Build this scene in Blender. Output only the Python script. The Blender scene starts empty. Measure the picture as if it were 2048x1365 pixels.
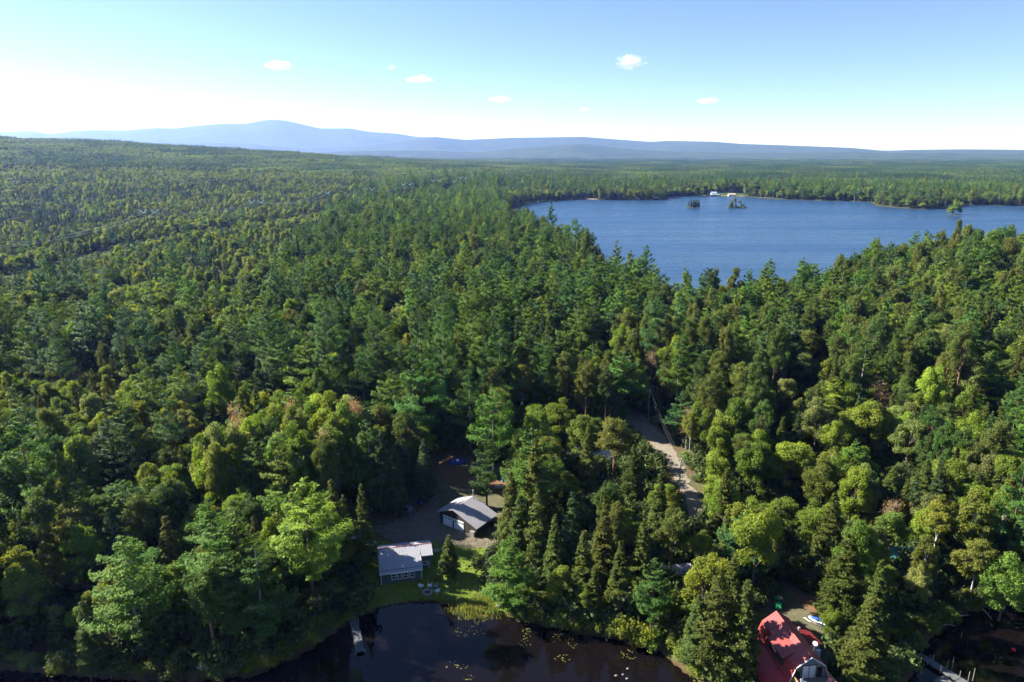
import bpy, math, random
import numpy as np
R = math.radians
sc = bpy.context.scene
rng = np.random.default_rng(7)
random.seed(7)

# ------------------------------------------------------------------ camera, sky, sun, exposure
PITCH = R(15.4); HC = 75.0; F = 1365.0
cam = bpy.data.cameras.new("camera"); camo = bpy.data.objects.new("camera", cam)
sc.collection.objects.link(camo); sc.camera = camo
cam.sensor_width = 36; cam.lens = 36 * F / 2048; cam.clip_start = 0.5; cam.clip_end = 90000
camo.location = (0, 0, HC); camo.rotation_euler = (R(90) - PITCH, 0, 0)

SUN_EL, SUN_AZ = R(34), R(-74)          # azimuth measured from +Y (view direction) towards +X
world = bpy.data.worlds.new("World"); sc.world = world; world.use_nodes = True
nt = world.node_tree; nt.nodes.clear()
sky = nt.nodes.new("ShaderNodeTexSky"); sky.sky_type = 'NISHITA'; sky.sun_disc = False
sky.sun_elevation = SUN_EL; sky.sun_rotation = SUN_AZ
sky.altitude = 2500; sky.air_density = .78; sky.dust_density = .3; sky.ozone_density = 2.8
bg = nt.nodes.new("ShaderNodeBackground"); bg.inputs[1].default_value = 0.054
wo = nt.nodes.new("ShaderNodeOutputWorld")
nt.links.new(sky.outputs[0], bg.inputs[0]); nt.links.new(bg.outputs[0], wo.inputs[0])
sun = bpy.data.lights.new("sun", 'SUN'); sun.energy = 5.0; sun.angle = R(0.5); sun.color = (1, .96, .90)
suno = bpy.data.objects.new("sun", sun); sc.collection.objects.link(suno)
from mathutils import Vector, Matrix, Euler
sd = Vector((math.sin(SUN_AZ) * math.cos(SUN_EL), math.cos(SUN_AZ) * math.cos(SUN_EL), math.sin(SUN_EL)))
suno.rotation_euler = sd.to_track_quat('Z', 'Y').to_euler()
sc.view_settings.view_transform = 'Standard'; sc.view_settings.look = 'None'
sc.view_settings.exposure = 1.95; sc.view_settings.gamma = 1; sc.view_settings.use_curve_mapping = False
cy = sc.cycles
cy.max_bounces = 5; cy.diffuse_bounces = 2; cy.glossy_bounces = 2; cy.transmission_bounces = 3
cy.volume_bounces = 0; cy.transparent_max_bounces = 6; cy.use_denoising = True
cy.use_adaptive_sampling = True; cy.adaptive_threshold = 0.015; cy.sample_clamp_indirect = 4
cy.volume_step_rate = 4

# ------------------------------------------------------------------ helpers
SP, CP = math.sin(PITCH), math.cos(PITCH)
def P(u, v, z=0.0):                      # point of the world at height z seen towards (u, v)
    dx = (u - 1024) / F; dz = -(v - 682.5) / F
    dy = CP + dz * SP; dzz = -SP + dz * CP
    t = (z - HC) / dzz
    return np.array([dx * t, dy * t, z])
def Q(x, y, z):
    Z = z - HC; f = y * CP - Z * SP; up = y * SP + Z * CP
    f = np.where(f < 1, 1, f)
    return 1024 + F * x / f, 682.5 - F * up / f
def inpoly(x, y, poly):
    x = np.asarray(x, float); y = np.asarray(y, float); c = np.zeros(x.shape, bool)
    n = len(poly)
    for i in range(n):
        x1, y1 = poly[i]; x2, y2 = poly[(i + 1) % n]
        if y1 == y2: continue
        m = ((y1 > y) != (y2 > y)) & (x < (x2 - x1) * (y - y1) / (y2 - y1) + x1)
        c ^= m
    return c
def dpoly(x, y, poly, closed=True):
    x = np.asarray(x, float); y = np.asarray(y, float); d = np.full(x.shape, 1e18)
    n = len(poly)
    for i in range(n if closed else n - 1):
        x1, y1 = poly[i]; x2, y2 = poly[(i + 1) % n]
        ex, ey = x2 - x1, y2 - y1; L = ex * ex + ey * ey + 1e-9
        t = np.clip(((x - x1) * ex + (y - y1) * ey) / L, 0, 1)
        d = np.minimum(d, (x - x1 - t * ex) ** 2 + (y - y1 - t * ey) ** 2)
    return np.sqrt(d)
_nz = np.random.default_rng(3)
_dirs = _nz.uniform(0, 2 * np.pi, 64); _ph = _nz.uniform(0, 2 * np.pi, 64)
def noise(x, y, s, k=0):
    """smooth noise about -1..1, feature size s"""
    v = 0; w = 0
    for i in range(7):
        j = (k * 7 + i) % 64; f = 2 * np.pi / s * (0.6 + 0.22 * i); a = 1 / (1 + .3 * i)
        v = v + a * np.sin((x * np.cos(_dirs[j]) + y * np.sin(_dirs[j])) * f + _ph[j]
                           + 1.3 * np.sin((x * np.sin(_dirs[j]) - y * np.cos(_dirs[j])) * f * .7 + _ph[63 - j])); w += a
    return v / w * 1.6
def sstep(a, b, x):
    t = np.clip((x - a) / (b - a), 0, 1); return t * t * (3 - 2 * t)

COL = sc.collection
def tag(o, label=None, cat=None, group=None, kind=None):
    if label: o['label'] = label
    if cat: o['category'] = cat
    if group: o['group'] = group
    if kind: o['kind'] = kind
    return o
def empty(name, loc=(0, 0, 0), rz=0.0):
    o = bpy.data.objects.new(name, None); COL.objects.link(o)
    o.location = loc; o.rotation_euler = (0, 0, rz); o.empty_display_size = .5
    return o
def npmesh(name, V, Fa, mat=None, attr=None, smooth=False):
    """V (n,3) array, Fa (m,k) array of one face size"""
    me = bpy.data.meshes.new(name)
    V = np.asarray(V, np.float32); Fa = np.asarray(Fa, np.int32); m, k = Fa.shape
    me.vertices.add(len(V)); me.vertices.foreach_set("co", V.ravel())
    me.loops.add(m * k); me.loops.foreach_set("vertex_index", Fa.ravel())
    me.polygons.add(m); me.polygons.foreach_set("loop_start", np.arange(0, m * k, k, dtype=np.int32))
    me.polygons.foreach_set("loop_total", np.full(m, k, np.int32))
    if smooth: me.polygons.foreach_set("use_smooth", np.ones(m, bool))
    for nm, dom, arr in (attr or []):
        a = me.attributes.new(nm, 'FLOAT', dom); a.data.foreach_set("value", np.asarray(arr, np.float32))
    me.update(calc_edges=True)
    if mat: me.materials.append(mat)
    return me
class MB:
    def __init__(s): s.V = []; s.F = []
    def quad(s, a, b, c, d):
        n = len(s.V); s.V += [tuple(a), tuple(b), tuple(c), tuple(d)]; s.F.append((n, n + 1, n + 2, n + 3)); return s
    def poly(s, pts):
        n = len(s.V); s.V += [tuple(p) for p in pts]; s.F.append(tuple(range(n, n + len(pts)))); return s
    def hexa(s, p):           # 8 points: bottom 4 ccw, top 4 ccw
        n = len(s.V); s.V += [tuple(q) for q in p]
        for f in ((0, 3, 2, 1), (4, 5, 6, 7), (0, 1, 5, 4), (1, 2, 6, 5), (2, 3, 7, 6), (3, 0, 4, 7)):
            s.F.append(tuple(n + i for i in f))
        return s
    def box(s, x0, x1, y0, y1, z0, z1):
        return s.hexa([(x0, y0, z0), (x1, y0, z0), (x1, y1, z0), (x0, y1, z0), (x0, y0, z1), (x1, y0, z1), (x1, y1, z1), (x0, y1, z1)])
    def slab(s, a, b, c, d, t):   # quad with thickness t downwards along normal
        a, b, c, d = map(Vector, (a, b, c, d)); n = (b - a).cross(d - a).normalized() * t
        return s.hexa([a - n, b - n, c - n, d - n, a, b, c, d])
    def prism(s, prof, y0, y1):   # prof in xz ccw seen from -y, extruded along y
        n = len(s.V); k = len(prof)
        s.V += [(x, y0, z) for x, z in prof] + [(x, y1, z) for x, z in prof]
        s.F.append(tuple(range(n, n + k))); s.F.append(tuple(range(n + 2 * k - 1, n + k - 1, -1)))
        for i in range(k): j = (i + 1) % k; s.F.append((n + j, n + i, n + k + i, n + k + j))
        return s
    def tube(s, pts, rad, k=6, cap=True):
        pts = [Vector(p) for p in pts]; rad = rad if hasattr(rad, '__len__') else [rad] * len(pts); n0 = len(s.V)
        for i, p in enumerate(pts):
            d = (pts[min(i + 1, len(pts) - 1)] - pts[max(i - 1, 0)]).normalized()
            a = d.orthogonal().normalized() if abs(d.z) < .99 else Vector((1, 0, 0)); a = (a - d * a.dot(d)).normalized(); b = d.cross(a)
            for j in range(k):
                t = 2 * math.pi * j / k; s.V.append(tuple(p + (a * math.cos(t) + b * math.sin(t)) * rad[i]))
        for i in range(len(pts) - 1):
            for j in range(k):
                q = (j + 1) % k; s.F.append((n0 + i * k + j, n0 + i * k + q, n0 + (i + 1) * k + q, n0 + (i + 1) * k + j))
        if cap:
            s.F.append(tuple(n0 + j for j in reversed(range(k)))); s.F.append(tuple(n0 + (len(pts) - 1) * k + j for j in range(k)))
        return s
    def blob(s, c, r, seed=0, k=10, m=6, amp=.2):   # lumpy stone
        g = random.Random(seed); n0 = len(s.V); ph = [g.uniform(0, 6.28) for _ in range(6)]
        for i in range(m + 1):
            th = math.pi * i / m
            for j in range(k):
                a = 2 * math.pi * j / k
                w = 1 + amp * (math.sin(2 * a + ph[0]) * math.sin(th) + .7 * math.sin(3 * th + ph[1] + a) + .5 * math.sin(4 * a + ph[2] + 2 * th) * math.sin(th))
                s.V.append((c[0] + r[0] * w * math.sin(th) * math.cos(a), c[1] + r[1] * w * math.sin(th) * math.sin(a), c[2] + r[2] * w * math.cos(th)))
        for i in range(m):
            for j in range(k):
                q = (j + 1) % k; s.F.append((n0 + i * k + j, n0 + (i + 1) * k + j, n0 + (i + 1) * k + q, n0 + i * k + q))
        return s
    def build(s, name, mat, parent=None, smooth=False):
        me = bpy.data.meshes.new(name); me.from_pydata(s.V, [], s.F); me.update()
        if mat: me.materials.append(mat)
        if smooth: me.polygons.foreach_set("use_smooth", [True] * len(me.polygons))
        o = bpy.data.objects.new(name, me); COL.objects.link(o)
        if parent: o.parent = parent
        return o

# ------------------------------------------------------------------ materials
def mat(name, col=(.5, .5, .5), rough=.7, spec=.3, metal=0.0, nscale=0, namt=0.0, col2=None, bump=0.0, bscale=20, stretch=None, emit=None):
    m = bpy.data.materials.new(name); m.use_nodes = True; n = m.node_tree.nodes; l = m.node_tree.links
    b = n["Principled BSDF"]; b.inputs["Base Color"].default_value = (*col, 1); b.inputs["Roughness"].default_value = rough
    b.inputs["Specular IOR Level"].default_value = spec; b.inputs["Metallic"].default_value = metal
    tc = n.new("ShaderNodeTexCoord"); vec = tc.outputs["Object"]
    if stretch:
        mp = n.new("ShaderNodeMapping"); mp.inputs["Scale"].default_value = stretch; l.new(vec, mp.inputs[0]); vec = mp.outputs[0]
    if nscale:
        t = n.new("ShaderNodeTexNoise"); t.inputs["Scale"].default_value = nscale; t.inputs["Detail"].default_value = 6; t.inputs["Roughness"].default_value = .6; l.new(vec, t.inputs[0])
        r = n.new("ShaderNodeValToRGB"); r.color_ramp.elements[0].position = .5 - .22; r.color_ramp.elements[1].position = .5 + .22
        c2 = col2 or tuple(c * (1 - namt) for c in col)
        r.color_ramp.elements[0].color = (*c2, 1); r.color_ramp.elements[1].color = (*col, 1)
        l.new(t.outputs[0], r.inputs[0]); l.new(r.outputs[0], b.inputs["Base Color"])
    if bump:
        t2 = n.new("ShaderNodeTexNoise"); t2.inputs["Scale"].default_value = bscale; t2.inputs["Detail"].default_value = 5; l.new(vec, t2.inputs[0])
        bp = n.new("ShaderNodeBump"); bp.inputs["Strength"].default_value = bump; bp.inputs["Distance"].default_value = .1
        l.new(t2.outputs[0], bp.inputs["Height"]); l.new(bp.outputs[0], b.inputs["Normal"])
    return m
def leafmat(name, trans=.35, spec=.25):
    """foliage: colour = colour of the tree (object colour or instance colour) varied from leaf to leaf"""
    m = bpy.data.materials.new(name); m.use_nodes = True; n = m.node_tree.nodes; l = m.node_tree.links
    b = n["Principled BSDF"]; b.inputs["Roughness"].default_value = .6; b.inputs["Specular IOR Level"].default_value = spec
    at = n.new("ShaderNodeAttribute"); at.attribute_type = 'INSTANCER'; at.attribute_name = "color"
    lv = n.new("ShaderNodeAttribute"); lv.attribute_type = 'GEOMETRY'; lv.attribute_name = "lv"
    hs = n.new("ShaderNodeHueSaturation"); l.new(at.outputs["Color"], hs.inputs["Color"])
    mr = n.new("ShaderNodeMapRange"); mr.inputs[3].default_value = .488; mr.inputs[4].default_value = .522; l.new(lv.outputs["Fac"], mr.inputs[0]); l.new(mr.outputs[0], hs.inputs["Hue"])
    mv = n.new("ShaderNodeMapRange"); mv.inputs[3].default_value = 1.45; mv.inputs[4].default_value = .65; l.new(lv.outputs["Fac"], mv.inputs[0]); l.new(mv.outputs[0], hs.inputs["Value"])
    l.new(hs.outputs[0], b.inputs["Base Color"])
    tr = n.new("ShaderNodeBsdfTranslucent"); mx = n.new("ShaderNodeMixShader"); mx.inputs[0].default_value = trans
    h2 = n.new("ShaderNodeHueSaturation"); h2.inputs["Hue"].default_value = .485; h2.inputs["Saturation"].default_value = 1.1; h2.inputs["Value"].default_value = 1.4
    l.new(hs.outputs[0], h2.inputs["Color"]); l.new(h2.outputs[0], tr.inputs[0])
    out = n["Material Output"]; l.new(b.outputs[0], mx.inputs[1]); l.new(tr.outputs[0], mx.inputs[2]); l.new(mx.outputs[0], out.inputs[0])
    return m
M = {}
M['leaf'] = leafmat('leaf', .45, .15); M['needle'] = leafmat('needle', .33, .12)
M['bark'] = mat('bark', (.13, .105, .085), .9, .1, nscale=3, namt=.5)
M['pinebark'] = mat('pinebark', (.22, .13, .085), .9, .1, nscale=3, namt=.5)
M['whitebark'] = mat('whitebark', (.52, .50, .45), .8, .2, nscale=2.5, col2=(.2, .18, .15))
M['greybark'] = mat('greybark', (.34, .31, .28), .9, .1, nscale=3, namt=.4)
M['grey_wall'] = mat('grey_wall', (.055, .075, .085), .8, .2, nscale=2, namt=.25)
M['dark_wall'] = mat('dark_wall', (.055, .048, .04), .85, .15, nscale=1.5, namt=.4)
M['garage_roof'] = mat('garage_roof', (.30, .29, .31), .5, .4, nscale=.6, namt=.2)
M['steel_roof'] = mat('steel_roof', (.30, .295, .33), .5, .4, nscale=.6, namt=.12)
M['dark_steel'] = mat('dark_steel', (.30, .30, .32), .55, .4, nscale=.6, namt=.12)
M['white'] = mat('white_paint', (.72, .74, .76), .5, .4, nscale=1.5, namt=.06)
M['glass'] = mat('dark_glass', (.012, .014, .016), .08, .6)
M['curtain'] = mat('curtained_glass', (.35, .42, .5), .15, .6, nscale=2, namt=.3, stretch=(5, 1, .3))
M['wood'] = mat('grey_wood', (.25, .23, .21), .85, .15, nscale=4, namt=.35, stretch=(1, 8, 1))
M['newwood'] = mat('yellow_wood', (.42, .27, .09), .75, .2, nscale=4, namt=.3)
M['dockwood'] = mat('dock_wood', (.13, .135, .14), .8, .2, nscale=3, namt=.35, stretch=(1, 6, 1))
M['red_roof'] = mat('red_roof', (.42, .02, .018), .38, .5, nscale=.7, namt=.2)
M['pale_red_roof'] = mat('pale_red_roof', (.31, .05, .045), .42, .5, nscale=.7, namt=.2)
M['stone'] = mat('stone', (.36, .34, .31), .9, .2, nscale=4, namt=.45, bump=.5)
M['metal'] = mat('galvanized', (.45, .46, .48), .4, .5, metal=.6)
M['blue_tarp'] = mat('blue_tarp', (.01, .035, .24), .5, .4, nscale=2, namt=.4)
M['cyan'] = mat('cyan_plastic', (.03, .40, .75), .4, .4)
M['rust'] = mat('rust_red', (.42, .07, .03), .7, .2, nscale=3, namt=.4)
M['teal'] = mat('teal_roof', (.03, .17, .18), .5, .4, nscale=.8, namt=.15)
M['black'] = mat('black_rubber', (.02, .02, .02), .7, .3)
M['asphalt'] = mat('dark_paving', (.06, .065, .075), .9, .2, nscale=1, namt=.3)
M['green'] = mat('green_paint', (.02, .32, .09), .35, .5)
M['boatblue'] = mat('boat_blue', (.02, .09, .45), .25, .5)
M['boatwhite'] = mat('boat_white', (.68, .72, .78), .3, .5)
M['pink'] = mat('pink_cloth', (.6, .22, .2), .8, .2)
M['insul'] = mat('insulator_glass', (.88, .92, .92), .2, .7)
M['lily'] = mat('lily_pad', (.085, .115, .02), .5, .4, nscale=3, col2=(.13, .11, .02))
M['buoy'] = mat('red_buoy', (.6, .02, .02), .4, .4)
M['wire'] = mat('wire', (.13, .13, .14), .5, .4)

# ------------------------------------------------------------------ water outlines and terrain
pond_px = [(-900, 1318), (-400, 1325), (0, 1338), (130, 1350), (250, 1360), (400, 1362), (500, 1352), (560, 1330), (610, 1305), (640, 1285),
           (672, 1262), (705, 1238), (760, 1216), (800, 1208), (850, 1203), (895, 1206), (925, 1222), (975, 1233), (1005, 1225), (1040, 1243),
           (1090, 1252), (1140, 1263), (1200, 1272), (1270, 1290), (1320, 1300), (1350, 1330), (1400, 1362), (1450, 1400), (1540, 1500), (1700, 1500), (1790, 1400),
           (1825, 1350), (1822, 1312), (1850, 1288), (1880, 1262), (1905, 1236), (1960, 1217), (2048, 1210), (2150, 1205), (2500, 1190)]
POND = [tuple(P(u, v, 0)[:2]) for u, v in pond_px] + [(330, 90), (330, -200), (-300, -200), (-300, 85)]
lake_far = [(1012, 424), (1040, 411), (1065, 405), (1110, 403), (1165, 398.5), (1200, 400.5), (1290, 401), (1333, 400), (1336, 393.5), (1420, 393), (1490, 394.5),
            (1560, 399.5), (1640, 402), (1700, 403), (1745, 405), (1750, 412), (1800, 417), (1850, 419.5), (1890, 417), (1898, 411.5), (1960, 411), (2048, 413), (2300, 419), (2700, 440)]
lake_near = [(2700, 492), (2300, 486), (2048, 491), (1900, 493), (1780, 498), (1700, 517), (1640, 540), (1570, 556), (1480, 566), (1400, 572), (1350, 585),
             (1322, 560), (1280, 535), (1215, 520), (1205, 500), (1192, 478), (1140, 464), (1100, 448), (1058, 434), (1016, 430)]
LAKE = [tuple(P(u, v, 0)[:2]) for u, v in lake_far] + [tuple(P(u, v - 9, 21)[:2]) for u, v in lake_near]
ISLES = [(257, 978, 12, 6), (317, 978, 15, 6), (558, 871, 9, 7)]
def sdist(x, y):      # >0 on land, metres to nearest shore, <0 in water
    d1 = dpoly(x, y, POND) * np.where(inpoly(x, y, POND), -1, 1)
    d2 = dpoly(x, y, LAKE) * np.where(inpoly(x, y, LAKE), -1, 1)
    d = np.minimum(d1, d2)
    for ix, iy, a, b in ISLES:
        e = np.sqrt(((x - ix) / a) ** 2 + ((y - iy) / b) ** 2); d = np.maximum(d, (1 - e) * b)
    return d
def elev_of(u, v):
    p = P(u, v, HC - 1.0) if v > 305 else None
    dx = (u - 1024) / F; dz = -(v - 682.5) / F; dy = CP + dz * SP; dzz = -SP + dz * CP
    return math.degrees(math.atan2(dx, dy)), dzz / math.hypot(dx, dy)
ridgeA = [elev_of(u, v) for u, v in [(-500, 268), (-200, 262), (0, 264), (60, 262), (100, 268), (150, 262), (190, 260), (250, 261), (310, 256), (350, 257), (390, 252), (440, 248), (490, 248),
    (520, 242), (545, 239), (575, 242), (600, 248), (640, 257), (700, 257), (740, 264), (790, 267), (835, 274), (880, 275), (920, 282), (1000, 290), (1100, 300), (2300, 302)]]
ridgeB = [elev_of(u, v) for u, v in [(-500, 300), (300, 292), (420, 286), (520, 290), (600, 297), (700, 294), (800, 284), (850, 276), (870, 274), (930, 280), (1024, 276), (1100, 275), (1165, 274), (1230, 279), (1300, 284), (1340, 282), (1430, 284), (1480, 288),
    (1540, 290), (1620, 293), (1700, 296), (1770, 302), (1830, 300), (1930, 299), (2048, 300), (2300, 302), (2700, 300)]]
ridgeC = [elev_of(u, v) for u, v in [(-500, 312), (600, 308), (700, 303), (830, 301), (950, 305), (1040, 297), (1110, 292), (1168, 288), (1240, 297), (1330, 303), (1500, 306), (1700, 305), (2000, 308), (2700, 308)]]
def prof(rl, az): return np.interp(az, [a for a, _ in rl], [e for _, e in rl])
def height(x, y, want_d=False, detail=True):
    x = np.asarray(x, float); y = np.asarray(y, float)
    r = np.hypot(x, y); az = np.degrees(np.arctan2(x, y)); d = sdist(x, y)
    land = .22 + np.minimum(np.maximum(d, 0) * .10, 1.1) + 2.5 * sstep(20, 160, d) + .25 * noise(x, y, 23, 1) * sstep(2, 12, d)
    land = land + 10 * np.exp(-(((x - 250) / 110) ** 2 + ((y - 330) / 75) ** 2)) * sstep(0, 60, d)
    land = land + 3 * np.exp(-(((x + 20) / 90) ** 2 + ((y - 420) / 130) ** 2)) * sstep(0, 60, d)
    # broad hillside rising to the left
    crest = np.interp(az, [-60, -37, -30, -21, -12, -6, 0, 8], [98, 97, 88, 66, 40, 24, 10, 0])
    land = land + crest * sstep(650, 2500, r) * (1 - .75 * sstep(2700, 4200, r)) * np.where(y > 0, 1, 0) * sstep(0, 120, d)
    land = land + (2 + 5 * noise(x, y, 620, 2) + 3.5 * noise(x, y, 240, 3)) * sstep(1300, 2300, r) * sstep(0, 150, d)
    # far ridges
    front = np.where(np.abs(az) < 75, 1.0, 0.0)
    for rl, R0, w1, w2, k in ((ridgeA, 17500, 3500, 3500, 5), (ridgeB, 12500, 2600, 2600, 6), (ridgeC, 8200, 1500, 1400, 8)):
        ht = HC + R0 * prof(rl, az)
        b = np.where(r < R0, sstep(R0 - w1, R0, r), 1 - sstep(R0, R0 + w2, r))
        b = b * (1 + .10 * noise(x, y, 1300, k) * (1 - b)) 
        land = np.maximum(land, ht * b * front + noise(x, y, 420, k) * 7 * b * (1 - b) * 4)
    h = np.where(d > 0, land, np.maximum(-.12 + d * .12, -2.0))
    return (h, d) if want_d else h
def gz(x, y): return float(height(np.array([x]), np.array([y]))[0])

# ground sheet: polar grid, fine near and in front, reaching 30 km
az = np.radians(np.concatenate([np.arange(-180, -52, 4.0), np.arange(-52, 52, .3), np.arange(52, 180.1, 4.0)]))
rr = np.concatenate([[0], np.linspace(20, 64, 12), np.arange(65, 330, 1.3), 330 * 1.011 ** np.arange(1, 425)]); rr = rr[rr < 30000]
A_, R_ = np.meshgrid(az, rr); X = R_ * np.sin(A_); Y = R_ * np.cos(A_)
Zh, Dg = height(X, Y, True)
nr, na = X.shape
idx = np.arange(nr * na).reshape(nr, na)
Fg = np.stack([idx[:-1, :-1], idx[:-1, 1:], idx[1:, 1:], idx[1:, :-1]], -1).reshape(-1, 4)[:, ::-1]
def ground_mat():
    m = bpy.data.materials.new('forest_floor'); m.use_nodes = True; n = m.node_tree.nodes; l = m.node_tree.links
    b = n["Principled BSDF"]; b.inputs["Roughness"].default_value = .95; b.inputs["Specular IOR Level"].default_value = .1
    g = n.new("ShaderNodeNewGeometry")
    def nz(s, d=5):
        t = n.new("ShaderNodeTexNoise"); t.inputs["Scale"].default_value = s; t.inputs["Detail"].default_value = d; l.new(g.outputs["Position"], t.inputs[0]); return t
    def ramp(src, a, ca, c, cc):
        r = n.new("ShaderNodeValToRGB"); r.color_ramp.elements[0].position = a; r.color_ramp.elements[0].color = (*ca, 1); r.color_ramp.elements[1].position = c; r.color_ramp.elements[1].color = (*cc, 1); l.new(src, r.inputs[0]); return r
    near = ramp(nz(.35, 8).outputs[0], .38, (.10, .06, .035), .62, (.075, .085, .03))
    far = ramp(nz(.006, 8).outputs[0], .35, (.022, .04, .022), .65, (.042, .066, .03))
    fa = n.new("ShaderNodeAttribute"); fa.attribute_name = "farness"
    mx = n.new("ShaderNodeMix"); mx.data_type = 'RGBA'; l.new(fa.outputs["Fac"], mx.inputs[0]); l.new(near.outputs[0], mx.inputs[6]); l.new(far.outputs[0], mx.inputs[7])
    wet = n.new("ShaderNodeAttribute"); wet.attribute_name = "bed"
    m2 = n.new("ShaderNodeMix"); m2.data_type = 'RGBA'; l.new(wet.outputs["Fac"], m2.inputs[0]); l.new(mx.outputs[2], m2.inputs[6]); m2.inputs[7].default_value = (.05, .022, .01, 1)
    l.new(m2.outputs[2], b.inputs["Base Color"])
    bp = n.new("ShaderNodeBump"); bp.inputs["Strength"].default_value = .6; bp.inputs["Distance"].default_value = .3; l.new(nz(1.2, 6).outputs[0], bp.inputs["Height"]); l.new(bp.outputs[0], b.inputs["Normal"])
    return m
me = npmesh("ground", np.stack([X, Y, Zh], -1).reshape(-1, 3), Fg, ground_mat(), [("farness", 'POINT', sstep(500, 1500, R_).ravel()), ("bed", 'POINT', (1 - sstep(-.5, .3, Dg)).ravel())], True)
go = bpy.data.objects.new("ground", me); COL.objects.link(go); tag(go, kind='structure')

# water
def water(name, poly, col, rough, waves, bdist, mn=None):
    m = bpy.data.materials.new(name); m.use_nodes = True; n = m.node_tree.nodes; l = m.node_tree.links
    b = n["Principled BSDF"]; b.inputs["Base Color"].default_value = (*col, 1); b.inputs["Roughness"].default_value = rough; b.inputs["IOR"].default_value = 1.333; b.inputs["Specular Tint"].default_value = (.8, .9, 1.0, 1)
    g = n.new("ShaderNodeNewGeometry"); prev = None
    for sx, sy, amp in waves:
        mp = n.new("ShaderNodeMapping"); mp.inputs["Scale"].default_value = (sx, sy, 1); l.new(g.outputs["Position"], mp.inputs[0])
        t = n.new("ShaderNodeTexNoise"); t.inputs["Scale"].default_value = 1; t.inputs["Detail"].default_value = 3; l.new(mp.outputs[0], t.inputs[0])
        bp = n.new("ShaderNodeBump"); bp.inputs["Strength"].default_value = 1; bp.inputs["Distance"].default_value = amp; l.new(t.outputs[0], bp.inputs["Height"])
        if prev: l.new(prev.outputs[0], bp.inputs["Normal"])
        prev = bp
    if prev: l.new(prev.outputs[0], b.inputs["Normal"])
    if rough > .1:      # wind streaks: calmer and rougher bands
        mp = n.new("ShaderNodeMapping"); mp.inputs["Scale"].default_value = (.0022, .016, 1); mp.inputs["Rotation"].default_value = (0, 0, -.12); l.new(g.outputs["Position"], mp.inputs[0])
        t = n.new("ShaderNodeTexNoise"); t.inputs["Scale"].default_value = 1; t.inputs["Detail"].default_value = 5; t.inputs["Roughness"].default_value = .6; l.new(mp.outputs[0], t.inputs[0])
        mr = n.new("ShaderNodeMapRange"); mr.inputs[1].default_value = .3; mr.inputs[2].default_value = .7; mr.inputs[3].default_value = .16; mr.inputs[4].default_value = .42; l.new(t.outputs[0], mr.inputs[0]); l.new(mr.outputs[0], b.inputs["Roughness"])
    mb = MB(); mb.poly([(x, y, 0) for x, y in poly]); o = mb.build(name, m); tag(o, kind='structure'); return o
water("pond_water", POND, (.0042, .0030, .0030), .03, [(.9, 1.4, .012), (.12, .3, .03)], 0)
water("lake_water", LAKE, (.015, .047, .11), .3, [(.25, .6, .55), (.06, .14, .9), (.012, .03, .6)], 0)

# draped sheets: road, driveway, lawn ...
def sheet(name, polys_px, z0, cell, m, off, rag=.5, kind='structure'):
    cell = cell * .6 if cell <= .6 else cell
    pts = [tuple(P(u, v, z0)[:2]) for u, v in polys_px]
    xs = [p[0] for p in pts]; ys = [p[1] for p in pts]
    gx = np.arange(min(xs) - 2, max(xs) + 2, cell); gy = np.arange(min(ys) - 2, max(ys) + 2, cell)
    GX, GY = np.meshgrid(gx, gy); Z, D = height(GX, GY, True); Z = Z + off
    cx = (GX[:-1, :-1] + GX[1:, 1:]) / 2; cyy = (GY[:-1, :-1] + GY[1:, 1:]) / 2
    d = dpoly(cx, cyy, pts) * np.where(inpoly(cx, cyy, pts), 1, -1) + rag * noise(cx, cyy, 3.1, 4) + rag * .5 * noise(cx, cyy, 1.1, 7) + np.random.default_rng(1).normal(0, .14, cx.shape)
    keep = (d > 0) & (sdist(cx, cyy) > .15)
    a, b_ = GX.shape; ii = np.arange(a * b_).reshape(a, b_)
    Fs = np.stack([ii[:-1, :-1], ii[:-1, 1:], ii[1:, 1:], ii[1:, :-1]], -1)[keep]
    used, inv = np.unique(Fs, return_inverse=True)
    me = npmesh(name, np.stack([GX, GY, Z], -1).reshape(-1, 3)[used], inv.reshape(-1, 4), m, smooth=True)
    o = bpy.data.objects.new(name, me); COL.objects.link(o); tag(o, kind=kind); return o
gravel = mat('gravel', (.165, .14, .11), .95, .1, nscale=.9, col2=(.09, .072, .055), bump=.4, bscale=9)
dirt = mat('dirt', (.125, .105, .07), .95, .1, nscale=.5, col2=(.06, .07, .03), bump=.4, bscale=7)
litter = mat('needle_litter', (.18, .095, .05), .95, .1, nscale=.8, col2=(.12, .07, .04), bump=.4, bscale=7)
grassm = mat('lawn_grass', (.135, .185, .022), .9, .15, nscale=.55, col2=(.085, .125, .018), bump=.6, bscale=12)
road_px = [(1225, 826), (1262, 823), (1288, 830), (1312, 852), (1336, 882), (1356, 908), (1378, 948), (1398, 990), (1414, 1040), (1424, 1100), (1398, 1100), (1388, 1040), (1368, 985), (1346, 945), (1322, 908), (1296, 880), (1264, 852), (1225, 846)]
sheet("gravel_road", road_px, 2.6, .5, mat("pale_gravel", (.22, .19, .15), .95, .1, nscale=.9, col2=(.16, .135, .10), bump=.4, bscale=9), .06, .5)
sheet("driveway", [(740, 1050), (800, 1030), (850, 1005), (872, 985), (880, 1010), (876, 1035), (960, 1070), (1040, 1062), (1120, 1050), (1130, 1075), (1030, 1085), (960, 1090), (880, 1078), (790, 1078)], 2.2, .5, gravel, .07, .7)
sheet("yard_dirt", [(842, 925), (900, 905), (980, 915), (1045, 965), (1020, 1010), (1030, 1060), (870, 1035), (872, 975), (820, 1010), (760, 1040), (700, 1062), (740, 1020), (820, 970)], 2.4, .6, dirt, .04, .8)
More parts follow.
